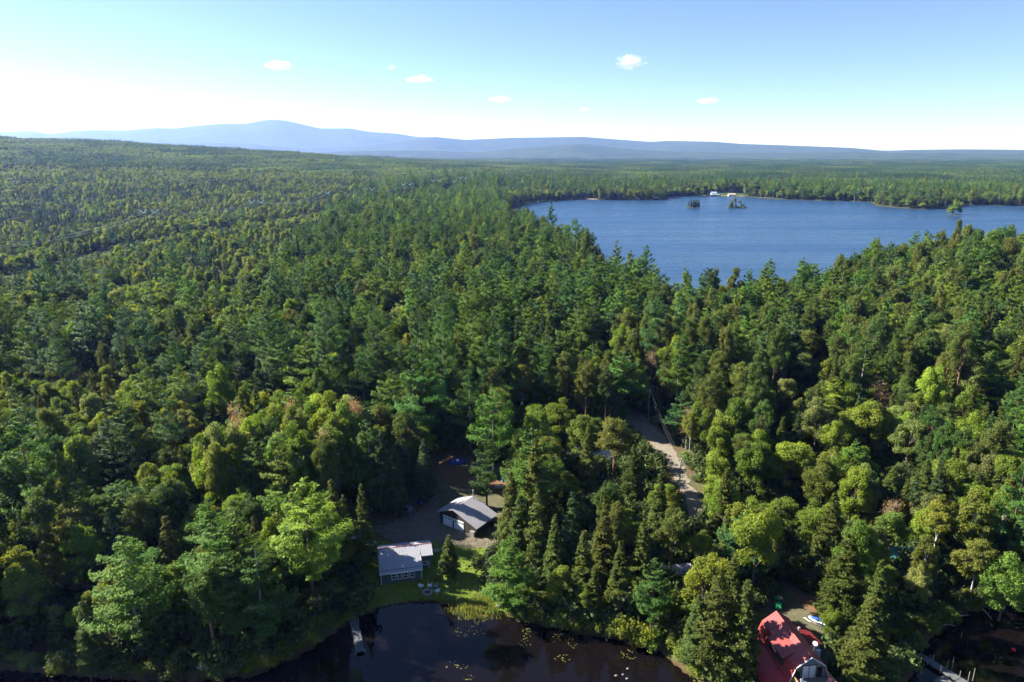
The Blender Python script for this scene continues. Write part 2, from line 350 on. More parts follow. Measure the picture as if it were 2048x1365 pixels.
sheet("needle_floor", [(868, 925), (905, 908), (950, 940), (1040, 960), (1040, 985), (960, 975), (880, 955)], 2.5, .4, litter, .09, 1.2)
sheet("lawn", [(700, 1110), (745, 1085), (800, 1082), (900, 1082), (1000, 1092), (1040, 1120), (1015, 1170), (1030, 1250), (960, 1250), (840, 1220), (740, 1240), (690, 1255), (660, 1240), (690, 1170)], 1.3, .5, grassm, .05, .5)
sheet("house_yard", [(1530, 1165), (1570, 1160), (1640, 1190), (1700, 1235), (1720, 1300), (1760, 1400), (1640, 1420), (1560, 1300), (1520, 1210)], 1.6, .5, dirt, .05, .6)
sheet("paved_path", [(1622, 1272), (1650, 1285), (1690, 1330), (1730, 1390), (1655, 1400), (1640, 1340), (1618, 1300)], 1.6, .4, M['asphalt'], .10, .05)
sheet("leaf_litter_patch", [(1585, 1180), (1640, 1195), (1680, 1225), (1690, 1262), (1650, 1240), (1600, 1205)], 1.6, .35, litter, .09, .7)

# ------------------------------------------------------------------ trees: foliage generators
def unit(v): return v / (np.linalg.norm(v, axis=-1, keepdims=True) + 1e-9)
def quads(C, N, sx, sy, g, U=None):
    n = len(C); N = unit(N)
    if U is None: U = g.normal(size=(n, 3))
    U = unit(U - (U * N).sum(1, keepdims=True) * N); V = np.cross(N, U)
    sx = np.broadcast_to(np.asarray(sx, float), (n,))[:, None]; sy = np.broadcast_to(np.asarray(sy, float), (n,))[:, None]
    Vt = np.stack([C - U * sx, C - V * sy, C + U * sx, C + V * sy], 1).reshape(-1, 3)
    return Vt, np.arange(4 * n).reshape(n, 4)
def foliage(name, C, N, sx, sy, g, m, U=None, lump=None):
    V, Fq = quads(C, N, sx, sy, g, U)
    lv = np.clip(g.normal(.5, .18, len(C)) + (lump if lump is not None else 0), 0, 1)
    return npmesh(name, V, Fq, m, [("lv", 'FACE', lv)])
def lobes_crown(name, g, m, H, zb, Rr, nl, rl, n, leaf, squash=1.0, needle=False, top=.5):
    """rounded crown made of leafy lobes"""
    cz = (H + zb) / 2; hz = (H - zb) / 2
    d = unit(g.normal(size=(nl, 3))); d[:, 2] = d[:, 2] * .9 + .15; d = unit(d)
    rad = g.uniform(.35, 1.0, nl)[:, None] ** .8 * .92
    LC = d * rad * np.array([Rr, Rr, hz]) * np.array([1, 1, 1]) + np.array([0, 0, cz])
    tz = (LC[:, 2] - zb) / (H - zb); LC[:, :2] *= (1.05 - .5 * np.clip(tz - top, 0, 1) / (1 - top))[:, None]
    LR = Rr * rl * g.uniform(.65, 1.3, nl)
    k = g.choice(nl, n, p=(LR ** 2 / (LR ** 2).sum()))
    dd = unit(g.normal(size=(n, 3)) + np.array([0, 0, .35]))
    C = LC[k] + dd * (LR[k] * g.uniform(.55, 1.08, n))[:, None] * np.array([1, 1, squash])
    C += g.normal(size=(n, 3)) * leaf * .9; off = g.normal(0, Rr * .12, 2); C[:, 0] += off[0] * (C[:, 2] - zb) / (H - zb); C[:, 1] += off[1] * (C[:, 2] - zb) / (H - zb)
    N = dd + g.normal(size=(n, 3)) * (.9 if needle else .75) + np.array([0, 0, .25])
    lump = g.normal(0, .12, nl)[k]
    s = leaf * g.uniform(.6, 1.25, n)
    return foliage(name, C, N, s, s * (.35 if needle else .7), g, m, lump=lump), LC, LR
def whorl_crown(name, g, m, H, zb, Rr, step, nb, n, leaf, up=.25, droop=0.0, taper=1.1, fan=.3, gaps=.12, irregular=.3, tuft=.45, flat=.55):
    """conifer crown: fans of needles along branches"""
    B = []; z = zb
    while z < H - .3:
        t = (z - zb) / (H - zb); base = min(1, .45 + t * 3.2)
        for _ in range(nb):
            if g.random() < gaps: continue
            L = Rr * (1 - t ** taper) * base * (1 - irregular + 2 * irregular * g.random()) + .25
            B.append((z + g.uniform(-.5, .5) * step, g.uniform(0, 2 * np.pi), L, t, g.normal(0, .12)))
        z += step * (1 - .35 * t)
    B = np.array(B); w = B[:, 2] ** 1.35; k = g.choice(len(B), n, p=w / w.sum())
    bz, ba, bL, bt, bl = B[k].T
    s = 1 - (1 - .22) * g.random(n) ** 1.5; s = np.clip(s, .12, 1)
    lat = (g.random(n) + g.random(n) - 1) * fan * bL * np.clip(1.25 * s * (1.35 - s) * 2, .2, 1.2)
    lo = up * bL * s ** 1.4 - droop * bL * s + g.normal(0, .05, n) * bL + bt * bL * s * .35
    dx, dy = np.cos(ba), np.sin(ba)
    C = np.stack([dx * bL * s - dy * lat, dy * bL * s + dx * lat, bz + lo], 1)
    N = np.stack([dx * .35, dy * .35, np.full(n, 1.0)], 1) + g.normal(size=(n, 3)) * flat
    U = np.stack([dx, dy, np.full(n, up * .8 - droop)], 1) + g.normal(size=(n, 3)) * .45
    sz = leaf * g.uniform(.65, 1.3, n)
    me = foliage(name, C, N, sz, sz * tuft, g, m, U, lump=bl)
    return me, B
def limbs(mb, LC, n, zb, H, r, g):
    for i in g.choice(len(LC), min(n, len(LC)), replace=False):
        c = LC[i]; z0 = max(zb * .7, min(c[2] - 1.5, H * .75)) * g.uniform(.75, 1)
        mb.tube([(0, 0, z0), (c[0] * .45, c[1] * .45, z0 + (c[2] - z0) * .6), tuple(c)], [r * .5, r * .32, r * .1], 4, False)
def trunk(H, r, g, lean=.02, k=6):
    mb = MB(); n = 5; ox, oy = g.normal(0, lean * H / 3, 2)
    mb.tube([(ox * math.sin(3 * t) * .5, oy * t * t, H * t - .25 * (t == 0)) for t in np.linspace(0, 1, n)], [r * (1.25 - 1.15 * t) if t > 0 else r * 1.3 for t in np.linspace(0, 1, n)], k, False)
    return mb
KINDS = ['white_pine', 'red_pine', 'spruce_tree', 'maple_tree', 'birch_tree', 'bare_tree', 'shrub']
NOM = {'white_pine': (22, 4.9), 'red_pine': (19, 3.2), 'spruce_tree': (15, 2.6), 'maple_tree': (15, 3.9), 'birch_tree': (14, 2.8), 'bare_tree': (13, 2.4), 'shrub': (2.6, 1.4)}
def make_variant(kind, lod, seed):
    g = np.random.default_rng(seed * 97 + KINDS.index(kind) * 13 + lod)
    q = (1.8, .55, .14)[lod]; ls = (.75, 1.32, 2.25)[lod]
    H, Rr = NOM[kind]; nm = kind + "_crown"
    if kind == 'white_pine':
        H = H * g.uniform(.94, 1.04); zb = H * g.uniform(.12, .34)
        me, B = whorl_crown(nm, g, M['needle'], H, zb, Rr * g.uniform(.9, 1.12), (1.25, 1.35, 1.6)[lod], 5, int(9000 * q), .28 * ls, up=.20, flat=.38, taper=g.uniform(1.3, 2.3), fan=.36, gaps=.2, irregular=.42, tuft=.42)
        tk = trunk(H * .97, .26, g)
        if lod < 2:
            for b in B[g.choice(len(B), 26 if lod == 0 else 8, replace=False)]:
                tk.tube([(0, 0, b[0] - .1), (math.cos(b[1]) * b[2] * .8, math.sin(b[1]) * b[2] * .8, b[0] + .15 * b[2])], [.055, .02], 3, False)
        tk = (tk, M['greybark'] if seed % 2 else M['bark'])
    elif kind == 'red_pine':
        zb = H * g.uniform(.30, .5)
        me, LC, LR = lobes_crown(nm, g, M['needle'], H, zb, Rr, (64, 40, 16)[lod], (.21, .27, .42)[lod], int(8000 * q), .26 * ls, .75, True, .35)
        tk = trunk(H * .9, .22, g, .03); limbs(tk, LC, (16, 6, 0)[lod], zb, H, .2, g); tk = (tk, M['pinebark'])
    elif kind == 'spruce_tree':
        H *= g.uniform(.93, 1.07); zb = H * g.uniform(.05, .16)
        me, B = whorl_crown(nm, g, M['needle'], H, zb, Rr * g.uniform(.85, 1.15), (.48, .6, .9)[lod], 7, int(8500 * q), .23 * ls, up=.05, droop=.22, taper=g.uniform(.75, 1.0), fan=.3, gaps=.08, irregular=.22, tuft=.5, flat=.7)
        tk = (trunk(H * .97, .16, g), M['bark'])
    elif kind in ('maple_tree', 'birch_tree'):
        mp = kind == 'maple_tree'; H *= g.uniform(.93, 1.06); zb = H * (g.uniform(.1, .26) if mp else g.uniform(.28, .42))
        me, LC, LR = lobes_crown(nm, g, M['leaf'], H, zb, Rr * g.uniform(.88, 1.1), ((44, 30, 14) if mp else (44, 26, 12))[lod], ((.25, .30, .42) if mp else (.23, .28, .40))[lod], int((9500 if mp else 6500) * q), (.21 if mp else .17) * ls, .8, False, .45)
        tk = trunk(H * .8, .2 if mp else .13, g, .07); limbs(tk, LC, (14, 6, 0)[lod], zb, H, .2 if mp else .14, g); tk = (tk, M['bark'] if mp else M['whitebark'])
    elif kind == 'bare_tree':
        zb = H * .3; tk = trunk(H * .9, .16, g, .05)
        LC = []
        for i in range((26, 14, 6)[lod]):
            a = g.uniform(0, 6.28); z = g.uniform(zb, H * .85); L = Rr * g.uniform(.5, 1) * (1.2 - z / H)
            e = np.array([math.cos(a) * L, math.sin(a) * L, z + L * .9]); LC.append(e)
            tk.tube([(0, 0, z), tuple(e * np.array([.5, .5, 1]) - np.array([0, 0, L * .35])), tuple(e)], [.06, .04, .015], 3, False)
            for j in range((5, 2, 0)[lod]):
                f = e + g.normal(0, .7, 3); tk.tube([tuple(e * np.array([.6, .6, 1]) - np.array([0, 0, L * .25])), tuple(f)], [.025, .01], 3, False)
        LC = np.array(LC); n = int(900 * q) + 30; k = g.integers(0, len(LC), n)
        C = LC[k] + g.normal(0, .55, (n, 3)); me = foliage(nm, C, g.normal(size=(n, 3)), .14 * ls, .09 * ls, g, M['leaf']); tk = (tk, M['greybark'])
    else:
        me, LC, LR = lobes_crown(nm, g, M['leaf'], H, .1, Rr, 12, .42, int((1500, 500, 150)[lod]), .15 * (1, 1.5, 2.2)[lod], .9, False, .6)
        tk = MB()
        for i in range(4):
            c = LC[i]; tk.tube([(0, 0, -.1), tuple(c)], [.04, .015], 3, False)
        tk = (tk, M['bark'])
    tm = bpy.data.meshes.new(kind + "_trunk"); tm.from_pydata(tk[0].V, [], tk[0].F); tm.update(); tm.materials.append(tk[1])
    return me, tm
NV = {0: 7, 1: 5, 2: 4}
VAR = {}
for kd in KINDS:
    for lod in (0, 1, 2):
        VAR[kd, lod] = [make_variant(kd, lod, s) for s in range(3 if kd in ('bare_tree', 'shrub') else NV[lod])]
#END_VARIANTS
# ------------------------------------------------------------------ where the trees stand
PAL = {  # (colour, words)
 'white_pine': [((.050, .105, .024), 'fresh green'), ((.036, .083, .027), 'deep green'), ((.032, .075, .034), 'blue-green'), ((.066, .115, .022), 'yellow-green')],
 'red_pine': [((.048, .075, .026), 'dull green'), ((.036, .070, .024), 'dark green'), ((.058, .080, .026), 'olive green')],
 'spruce_tree': [((.050, .066, .020), 'olive'), ((.030, .058, .030), 'dark green'), ((.040, .066, .022), 'mossy green'), ((.062, .074, .024), 'brownish olive')],
 'maple_tree': [((.062, .105, .022), 'mid green'), ((.080, .125, .028), 'light green'), ((.098, .108, .022), 'ochre green'), ((.084, .112, .050), 'pale grey-green'), ((.050, .094, .026), 'deep green'), ((.105, .088, .026), 'rusty orange-green')],
 'birch_tree': [((.092, .115, .028), 'yellow-green'), ((.106, .102, .026), 'golden brown-green'), ((.086, .112, .034), 'light green')],
 'bare_tree': [((.15, .125, .09), 'grey-brown'), ((.19, .085, .045), 'rust-coloured')],
 'shrub': [((.085, .115, .024), 'bright green'), ((.11, .115, .03), 'yellowish'), ((.06, .09, .025), 'green')]}
PALW = {'white_pine': [.42, .28, .15, .15], 'red_pine': [.4, .35, .25], 'spruce_tree': [.4, .22, .25, .13], 'maple_tree': [.34, .23, .11, .12, .185, .015],
        'birch_tree': [.4, .3, .3], 'bare_tree': [.95, .05], 'shrub': [.4, .3, .3]}
protect = [
 [(690, 1065), (735, 1040), (760, 1030), (800, 1015), (835, 985), (868, 925), (895, 905), (960, 905), (1025, 950), (1012, 1000), (1005, 1030), (990, 1085), (965, 1110), (958, 1160), (990, 1200), (1005, 1235), (900, 1240), (790, 1230), (745, 1205), (715, 1150), (700, 1105)],
 [(655, 1275), (690, 1240), (800, 1205), (1000, 1235), (1130, 1272), (1270, 1300), (1330, 1325), (1385, 1375), (540, 1375), (600, 1315)],
 [(1250, 826), (1288, 830), (1330, 870), (1356, 905), (1390, 960), (1410, 1010), (1416, 1058), (1385, 1058), (1340, 960), (1316, 915), (1286, 882), (1258, 860)],
 [(1515, 1250), (1548, 1182), (1600, 1185), (1660, 1225), (1648, 1280), (1685, 1375), (1508, 1375), (1512, 1300)],
 [(1784, 1098), (1822, 1098), (1816, 1124), (1794, 1122)],
 [(1120, 902), (1160, 902), (1160, 924), (1120, 924)], [(1192, 903), (1224, 903), (1222, 918), (1196, 918)],
 [(1352, 1132), (1368, 1132), (1366, 1172), (1354, 1172)],
 [(1860, 1262), (1905, 1240), (1960, 1222), (2100, 1216), (2100, 1385), (1870, 1385), (1838, 1312)],
 [(1350, 915), (1362, 915), (1362, 1000), (1350, 1000)]]
clear_ground = [[(1408, 386), (1490, 386), (1490, 396), (1408, 396)]]
# transmission line: positions of the V-string frames
TOW = [(-90, 500), (298, 425), (513, 405), (648, 388), (737, 381), (813, 371), (871, 362), (925, 356)]
TOWP = []
for u, v in TOW:
    p = P(u, v, 33.0); g0 = gz(p[0], p[1]); p = P(u, v, g0 + 26); g0 = gz(p[0], p[1]); TOWP.append((p[0], p[1], g0))
LINE = [(a, b) for a, b, _ in TOWP]

def regionp(u, v, x, y):
    """share of each kind of tree, tree size and share of slots filled, read off the photograph"""
    n = len(u); W = np.zeros((n, 6)); S = np.ones(n)
    def put(m, w, s): W[m] = w; S[m] = s
    put(np.ones(n, bool), (.20, .04, .10, .52, .13, .01), .92)
    put((u > 480) & (u < 1340) & (v < 760), (.44, .06, .10, .32, .07, .01), 1.0)
    put((u > 1000) & (v > 640) & (v < 840) & (u < 1420), (.20, .08, .44, .20, .06, .02), 1.0)
    put((u > 1300) & (v < 790), (.24, .40, .14, .18, .03, .01), 1.0)
    put((u > 1400) & (v > 760), (.07, .11, .27, .36, .16, .03), .92)
    put((u > 990) & (u < 1420) & (v > 850), (.10, .07, .63, .13, .06, .01), .95)
    put((u < 700) & (v > 930), (.26, .10, .22, .32, .09, .01), 1.0)
    put((u > 700) & (u < 1260) & (v > 760) & (v < 960), (.32, .16, .20, .24, .07, .01), 1.08)
    put((v < 585) & (u < 480 + (585 - v) * 1.2), (.06, .0, .38, .46, .10, 0), .68)
    hill = v < np.interp(u, [-300, 0, 300, 500, 650, 900, 1000], [470, 460, 430, 405, 385, 350, 345])
    put(hill & (u < 1000), (.02, .0, .66, .27, .05, 0), .62)
    put(hill & (v < np.interp(u, [0, 400, 700, 1000], [372, 352, 352, 338])), (.02, 0, .12, .72, .14, 0), .72)
    put((y > 700) & (u > 1000), (.30, .12, .12, .42, .04, 0), .95)
    st_ = noise(x, y, 300, 40); hb = hill & (u < 1000)
    W[hb & (st_ > .15), 2] *= 2.2; W[hb & (st_ <= .15), 3] *= 2.0
    for k in range(6): W[:, k] *= np.exp(1.2 * noise(x, y, 40, 10 + k) + 1.5 * noise(x, y, 150, 20 + k))
    return W / W.sum(1, keepdims=True), S

# hand-placed trees of the photograph, after a first row added for its shade: kind, crown top (u, v), height, radius, palette entry
HERO = [('spruce_tree', 762, 862, 19, 2.8, 1), ('white_pine', 733, 838, 21, 3.8, 1), ('spruce_tree', 786, 884, 17, 2.5, 1), ('spruce_tree', 662, 962, 19, 3.0, 0), ('spruce_tree', 1470, 1118, 17, 2.5, 0),
 ('white_pine', 243, 1072, 21, 5.4, 0), ('red_pine', 405, 1118, 18, 3.8, 1), ('white_pine', 452, 1098, 19, 3.6, 1), ('white_pine', 508, 1080, 20, 4.2, 1),
 ('white_pine', 606, 966, 24, 5.8, 3), ('spruce_tree', 722, 978, 16, 2.0, 0), ('spruce_tree', 684, 990, 15, 2.0, 3), ('white_pine', 1017, 1073, 14.5, 4.3, 0),
 ('spruce_tree', 1070, 886, 19, 3.0, 0), ('red_pine', 1232, 828, 18, 4.6, 2), ('spruce_tree', 1176, 862, 16, 2.4, 3), ('spruce_tree', 1040, 985, 15, 2.8, 2), ('spruce_tree', 1022, 940, 15, 2.6, 0),
 ('maple_tree', 1130, 935, 12, 3.0, 0), ('spruce_tree', 1268, 895, 14, 2.4, 2), ('spruce_tree', 1322, 945, 16, 2.6, 0), ('spruce_tree', 1288, 1038, 15, 2.5, 0), ('spruce_tree', 1210, 1016, 16, 2.5, 3),
 ('spruce_tree', 1168, 1060, 14, 2.3, 0), ('spruce_tree', 1110, 1035, 15, 2.4, 2), ('spruce_tree', 1242, 1085, 14, 2.3, 0), ('spruce_tree', 1075, 985, 16, 2.6, 0), ('red_pine', 1350, 1015, 15, 3.2, 2),
 ('spruce_tree', 1145, 990, 16, 2.3, 1), ('spruce_tree', 1190, 1135, 11, 2.2, 0), ('maple_tree', 1250, 1135, 9, 2.3, 2), ('birch_tree', 1175, 1165, 8, 1.8, 0), ('birch_tree', 1280, 1150, 9, 1.8, 0), ('maple_tree', 1118, 1120, 11, 2.6, 0),
 ('spruce_tree', 1496, 1163, 17, 3.0, 3), ('spruce_tree', 1440, 1150, 17, 3.2, 0), ('spruce_tree', 1400, 1190, 13, 2.6, 2), ('maple_tree', 1416, 1088, 14, 4.2, 2), ('maple_tree', 1522, 1002, 18, 4.2, 1), ('spruce_tree', 1560, 1010, 14, 2.0, 2),
 ('maple_tree', 1590, 862, 17, 5.8, 2), ('maple_tree', 1520, 872, 16, 5.0, 0), ('maple_tree', 1655, 905, 15, 4.0, 5), ('maple_tree', 1722, 918, 17, 3.4, 0), ('spruce_tree', 1672, 982, 17, 2.9, 0), ('maple_tree', 1733, 1035, 18, 3.3, 4),
 ('spruce_tree', 1700, 1075, 16, 3.4, 0), ('spruce_tree', 1765, 1128, 15, 2.3, 0), ('spruce_tree', 1750, 1192, 15, 3.6, 0), ('maple_tree', 1668, 1216, 6.5, 1.7, 2), ('birch_tree', 1858, 1075, 13, 2.5, 1), ('birch_tree', 1888, 995, 15, 3.4, 0),
 ('birch_tree', 1960, 985, 17, 4.0, 1), ('birch_tree', 2020, 975, 16, 3.6, 0), ('maple_tree', 1842, 1128, 9, 2.0, 3), ('birch_tree', 1965, 1070, 14, 3.6, 2), ('maple_tree', 2030, 1090, 14, 3.8, 4),
 ('maple_tree', 1750, 790, 17, 6.0, 1), ('maple_tree', 1830, 822, 16, 4.4, 3), ('maple_tree', 1640, 800, 16, 4.2, 3), ('bare_tree', 1762, 752, 15, 3.2, 0), ('maple_tree', 1608, 690, 16, 4.2, 3), ('maple_tree', 1575, 740, 15, 3.6, 3),
 ('white_pine', 1362, 668, 23, 3.2, 3), ('maple_tree', 1410, 805, 15, 3.4, 1), ('birch_tree', 1385, 820, 13, 2.4, 2), ('bare_tree', 1378, 810, 12, 2.2, 0), ('bare_tree', 1305, 690, 15, 2.4, 0), ('bare_tree', 1216, 664, 9, 1.6, 1),
 ('white_pine', 938, 735, 22, 4.4, 1), ('maple_tree', 935, 715, 19, 4.6, 0), ('white_pine', 890, 715, 22, 3.8, 1), ('birch_tree', 1045, 722, 17, 3.8, 1), ('white_pine', 985, 770, 23, 4.6, 0), ('white_pine', 1095, 685, 22, 4.2, 1),
 ('red_pine', 1135, 700, 21, 3.2, 2), ('red_pine', 1175, 715, 21, 3.0, 2), ('red_pine', 1215, 730, 20, 3.0, 0), ('white_pine', 722, 700, 22, 4.6, 1), ('white_pine', 556, 672, 22, 5.2, 0), ('white_pine', 470, 640, 23, 5.0, 1),
 ('white_pine', 162, 625, 24, 5.4, 2), ('white_pine', 205, 560, 22, 4.6, 1), ('maple_tree', 440, 880, 15, 3.8, 2), ('maple_tree', 505, 895, 13, 3.0, 3), ('maple_tree', 400, 905, 14, 3.4, 2), ('maple_tree', 612, 900, 13, 3.0, 2), ('red_pine', 275, 985, 16, 3.2, 2),
 ('spruce_tree', 420, 800, 15, 3.6, 3), ('maple_tree', 430, 842, 13, 2.8, 3), ('maple_tree', 445, 790, 14, 3.0, 3), ('birch_tree', 565, 810, 16, 3.0, 1), ('birch_tree', 625, 808, 17, 3.4, 1), ('maple_tree', 708, 870, 17, 4.2, 4), ('maple_tree', 745, 835, 15, 3.4, 2),
 ('spruce_tree', 804, 878, 13, 1.9, 1), ('spruce_tree', 846, 882, 14, 2.2, 1), ('spruce_tree', 825, 915, 9, 1.6, 1), ('spruce_tree', 163, 1198, 13, 2.3, 2), ('maple_tree', 112, 1204, 7, 1.9, 3), ('maple_tree', 30, 1125, 14, 3.6, 4), ('maple_tree', 345, 1115, 12, 3.0, 2),
 ('white_pine', 210, 830, 22, 5.0, 2), ('maple_tree', 150, 1040, 15, 3.6, 0), ('spruce_tree', 330, 1040, 14, 2.6, 3), ('spruce_tree', 897, 1077, 8.2, 1.9, 2), ('white_pine', 1310, 1120, 15, 2.8, 1),
 ('white_pine', 972, 850, 19, 3.6, 1), ('maple_tree', 1035, 560, 15, 5.5, 0), ('maple_tree', 1075, 568, 13, 3.5, 5), ('white_pine', 1190, 505, 21, 4.0, 1), ('bare_tree', 1655, 655, 14, 2.8, 0)]
T = dict(kind=[], x=[], y=[], h=[], r=[], c=[], hero=[])
def addt(kind, x, y, h, r, c, hero=False):
    T['kind'].append(KINDS.index(kind)); T['x'].append(x); T['y'].append(y); T['h'].append(h); T['r'].append(r); T['c'].append(c); T['hero'].append(hero)
for kd, u, v, h, r, c in HERO:
    if kd == 'spruce_tree': r *= 1.15
    p = P(u, v, h + 2.2); g0 = gz(p[0], p[1]); p = P(u, v, h + max(g0, .3)); addt(kd, p[0], p[1], h, r, c, True)
# trees on the islets
gi = np.random.default_rng(21)
for ix, iy, a, b_ in ISLES:
    if ix > 500:
        for dx, dy, h, r, c in ((-3, 0, 15, 5.6, 0), (3.5, 1, 17, 5.2, 3), (1, 2, 21, 4.2, 1), (-6, 1, 9, 4.2, 1), (6, -1, 8, 3.5, 2)): addt('maple_tree', ix + dx, iy + dy, h, r, c, True)
        continue
    for i in range(15 if ix < 300 else 11):
        t = gi.uniform(0, 6.28); q = math.sqrt(gi.random()) * .82
        hh = (8.5 + 5 * gi.random()) if ix < 300 else (3 + 8 * gi.random() ** 2)
        addt('spruce_tree', ix + a * q * math.cos(t), iy + b_ * q * math.sin(t), hh, 1.5 + .5 * gi.random(), int(gi.choice([1, 2])), True)
    for i in range(5): t = gi.uniform(0, 6.28); addt('shrub', ix + a * .8 * math.cos(t), iy + b_ * .8 * math.sin(t), 2.4, 1.8, 1, True)
# shore shrubs
for u, v, h, r, c in [(1375, 1322, 3.2, 1.9, 1), (1410, 1345, 3.4, 2.2, 1), (1355, 1302, 2.8, 1.6, 2), (1440, 1358, 3, 2, 0), (1250, 1275, 4.2, 2.0, 0), (1225, 1268, 3.4, 1.5, 1), (1285, 1285, 3.2, 1.8, 0), (1300, 1290, 2.6, 1.6, 1), (1330, 1270, 4, 2, 2),
      (1190, 1262, 2.8, 1.6, 2), (1150, 1254, 2.6, 1.6, 2), (1115, 1246, 2.6, 1.7, 2), (1075, 1240, 2.4, 1.7, 2), (1045, 1232, 1.6, 1.3, 1), (1020, 1222, 1.4, 1.2, 1), (1060, 1205, 2.6, 1.7, 2), (1100, 1222, 3, 1.8, 2), (1160, 1232, 3.4, 1.8, 2), (1210, 1240, 3.2, 1.8, 0),
      (640, 1262, 2.4, 1.6, 2), (610, 1285, 2.6, 1.8, 0), (575, 1305, 2.8, 2.0, 2), (540, 1325, 2.2, 1.8, 0), (500, 1335, 2.4, 1.8, 0), (455, 1345, 2.0, 1.6, 1), (660, 1245, 2, 1.5, 2), (350, 1345, 2.4, 1.7, 2), (290, 1350, 2.2, 1.6, 1), (250, 1340, 2.6, 1.8, 2), (120, 1338, 2, 1.6, 1),
      (60, 1330, 1.8, 1.5, 1), (25, 1325, 1.6, 1.4, 1), (190, 1335, 2.4, 1.7, 2), (1815, 1290, 2.8, 1.9, 2), (1850, 1262, 3, 2, 2), (1880, 1238, 3, 2, 2), (1935, 1212, 3.2, 2, 2), (1990, 1204, 3, 2, 2), (2035, 1200, 3, 2, 2), (1790, 1330, 2.6, 1.8, 1), (1340, 1235, 4, 2, 2), (1300, 1235, 3.6, 1.8, 2),
      (1380, 1240, 3.5, 2, 2), (700, 1235, 1.5, 1.2, 2), (1770, 1300, 3, 2, 0), (1722, 1330, 2.2, 1.5, 0), (1395, 1290, 3.6, 2.1, 2), (872, 1160, .9, .7, 0), (1000, 1170, .7, .6, 2), (758, 1120, .8, .6, 0)]:
    p = P(u, v, .5)
    if sdist(np.array([p[0]]), np.array([p[1]]))[0] > -1.5: addt('shrub', p[0], p[1], h, r, c, True)
nh = len(T['x'])
def grid_candidates(s, r0, r1, amax=46):
    gx = np.arange(-r1, r1, float(s)); gy = np.arange(0, r1, s * .88); GX, GY = np.meshgrid(gx, gy); GX[::2] += s / 2
    GX = GX + rng.uniform(-.46, .46, GX.shape) * s; GY = GY + rng.uniform(-.46, .46, GY.shape) * s
    r = np.hypot(GX, GY); a = np.degrees(np.abs(np.arctan2(GX, GY))); am = np.where(GX < 0, amax + 10 * (r < 420), amax)
    m = (r > r0) & (r <= r1) & (a < am) & (GY > 55)
    return GX[m], GY[m]
parts = []
for s, r0, r1 in ((3.9, 60, 420), (4.7, 420, 800), (5.6, 800, 1500)):
    parts.append(grid_candidates(s, r0, r1))
cx = np.concatenate([p[0] for p in parts]); cyv = np.concatenate([p[1] for p in parts])
zc, dc = height(cx, cyv, True)
ut, vt = Q(cx, cyv, zc + 15)
W, S = regionp(ut, vt, cx, cyv)
kk = (W.cumsum(1) < rng.random(len(cx))[:, None]).sum(1).clip(0, 5)
Hn = np.array([NOM[k][0] for k in KINDS]); Rn = np.array([NOM[k][1] for k in KINDS])
sz = np.exp(rng.normal(0, .19, len(cx))) * S
hh = Hn[kk] * sz; rr_ = Rn[kk] * np.exp(rng.normal(0, .12, len(cx))) * S ** .8
# small firs and young growth among the tall trees
tallz = (cx < -31) & (cx > -75) & (cyv > 104) & (cyv < 165); hh[tallz] = np.clip(hh[tallz], 10, 16); tz2 = (cx < -30) & (cx > -62) & (cyv > 120) & (cyv < 152); hh[tz2] = np.maximum(hh[tz2], 19 + 4 * rng.random(tz2.sum())); rr_[tz2] *= 1.1  # trees left of the garage raised and widened to throw shade on it
young = ~tallz & (rng.random(len(cx)) < .16); hh[young] *= .55; rr_[young] *= .62
keep = (dc > np.where(np.hypot(cx, cyv) < 300, 1.4, 2.5)) & ~((cx > 35) & (cx < 50) & (cyv < 80))
dl = dpoly(cx, cyv, LINE, False); keep &= ~((dl < 19) & (cx < -40))
for pg in clear_ground:
    ug, vg = Q(cx, cyv, zc); keep &= ~inpoly(ug, vg, pg)
near = np.hypot(cx, cyv) < 300
for pg in protect:
    bad = np.zeros(len(cx), bool)
    for f in (0, .12, .25, .4, .55, .7, .85, 1.0):
        u0, v0 = Q(cx, cyv, zc + hh * f)
        wv = rr_ * np.clip(1.15 - f, .05, 1) * .7 * (f > .15) / np.maximum(cyv, 20) * F * .9
        for sg in (-1, 0, 1): bad |= inpoly(u0 + sg * wv, v0, pg)
    keep &= ~(bad & near)
ua, va = Q(cx, cyv, zc + hh); ur = np.hypot(cx, cyv)
for i in range(nh):
    if KINDS[T['kind'][i]] == 'shrub': continue
    x_, y_, h_ = T['x'][i], T['y'][i], T['h'][i]; z_ = gz(x_, y_); u1, v1 = Q(x_, y_, z_ + h_); u2, v2 = Q(x_, y_, z_ + h_ * .35); d_ = math.hypot(x_, y_)
    if d_ > 260: continue
    wq = T['r'][i] / d_ * F + rr_ / ur * F * .55
    keep &= ~(~(tz2 & (cx < -36)) & (ur < d_ + 1) & (np.abs(ua - (u1 + u2) / 2) < wq * .8) & (va < v2) & (va + hh / ur * F * .8 > v1))
for i in range(nh):
    if KINDS[T['kind'][i]] == 'shrub': continue
    dd = np.hypot(cx - T['x'][i], cyv - T['y'][i]); keep &= dd > max(1.6, T['r'][i] * .75)
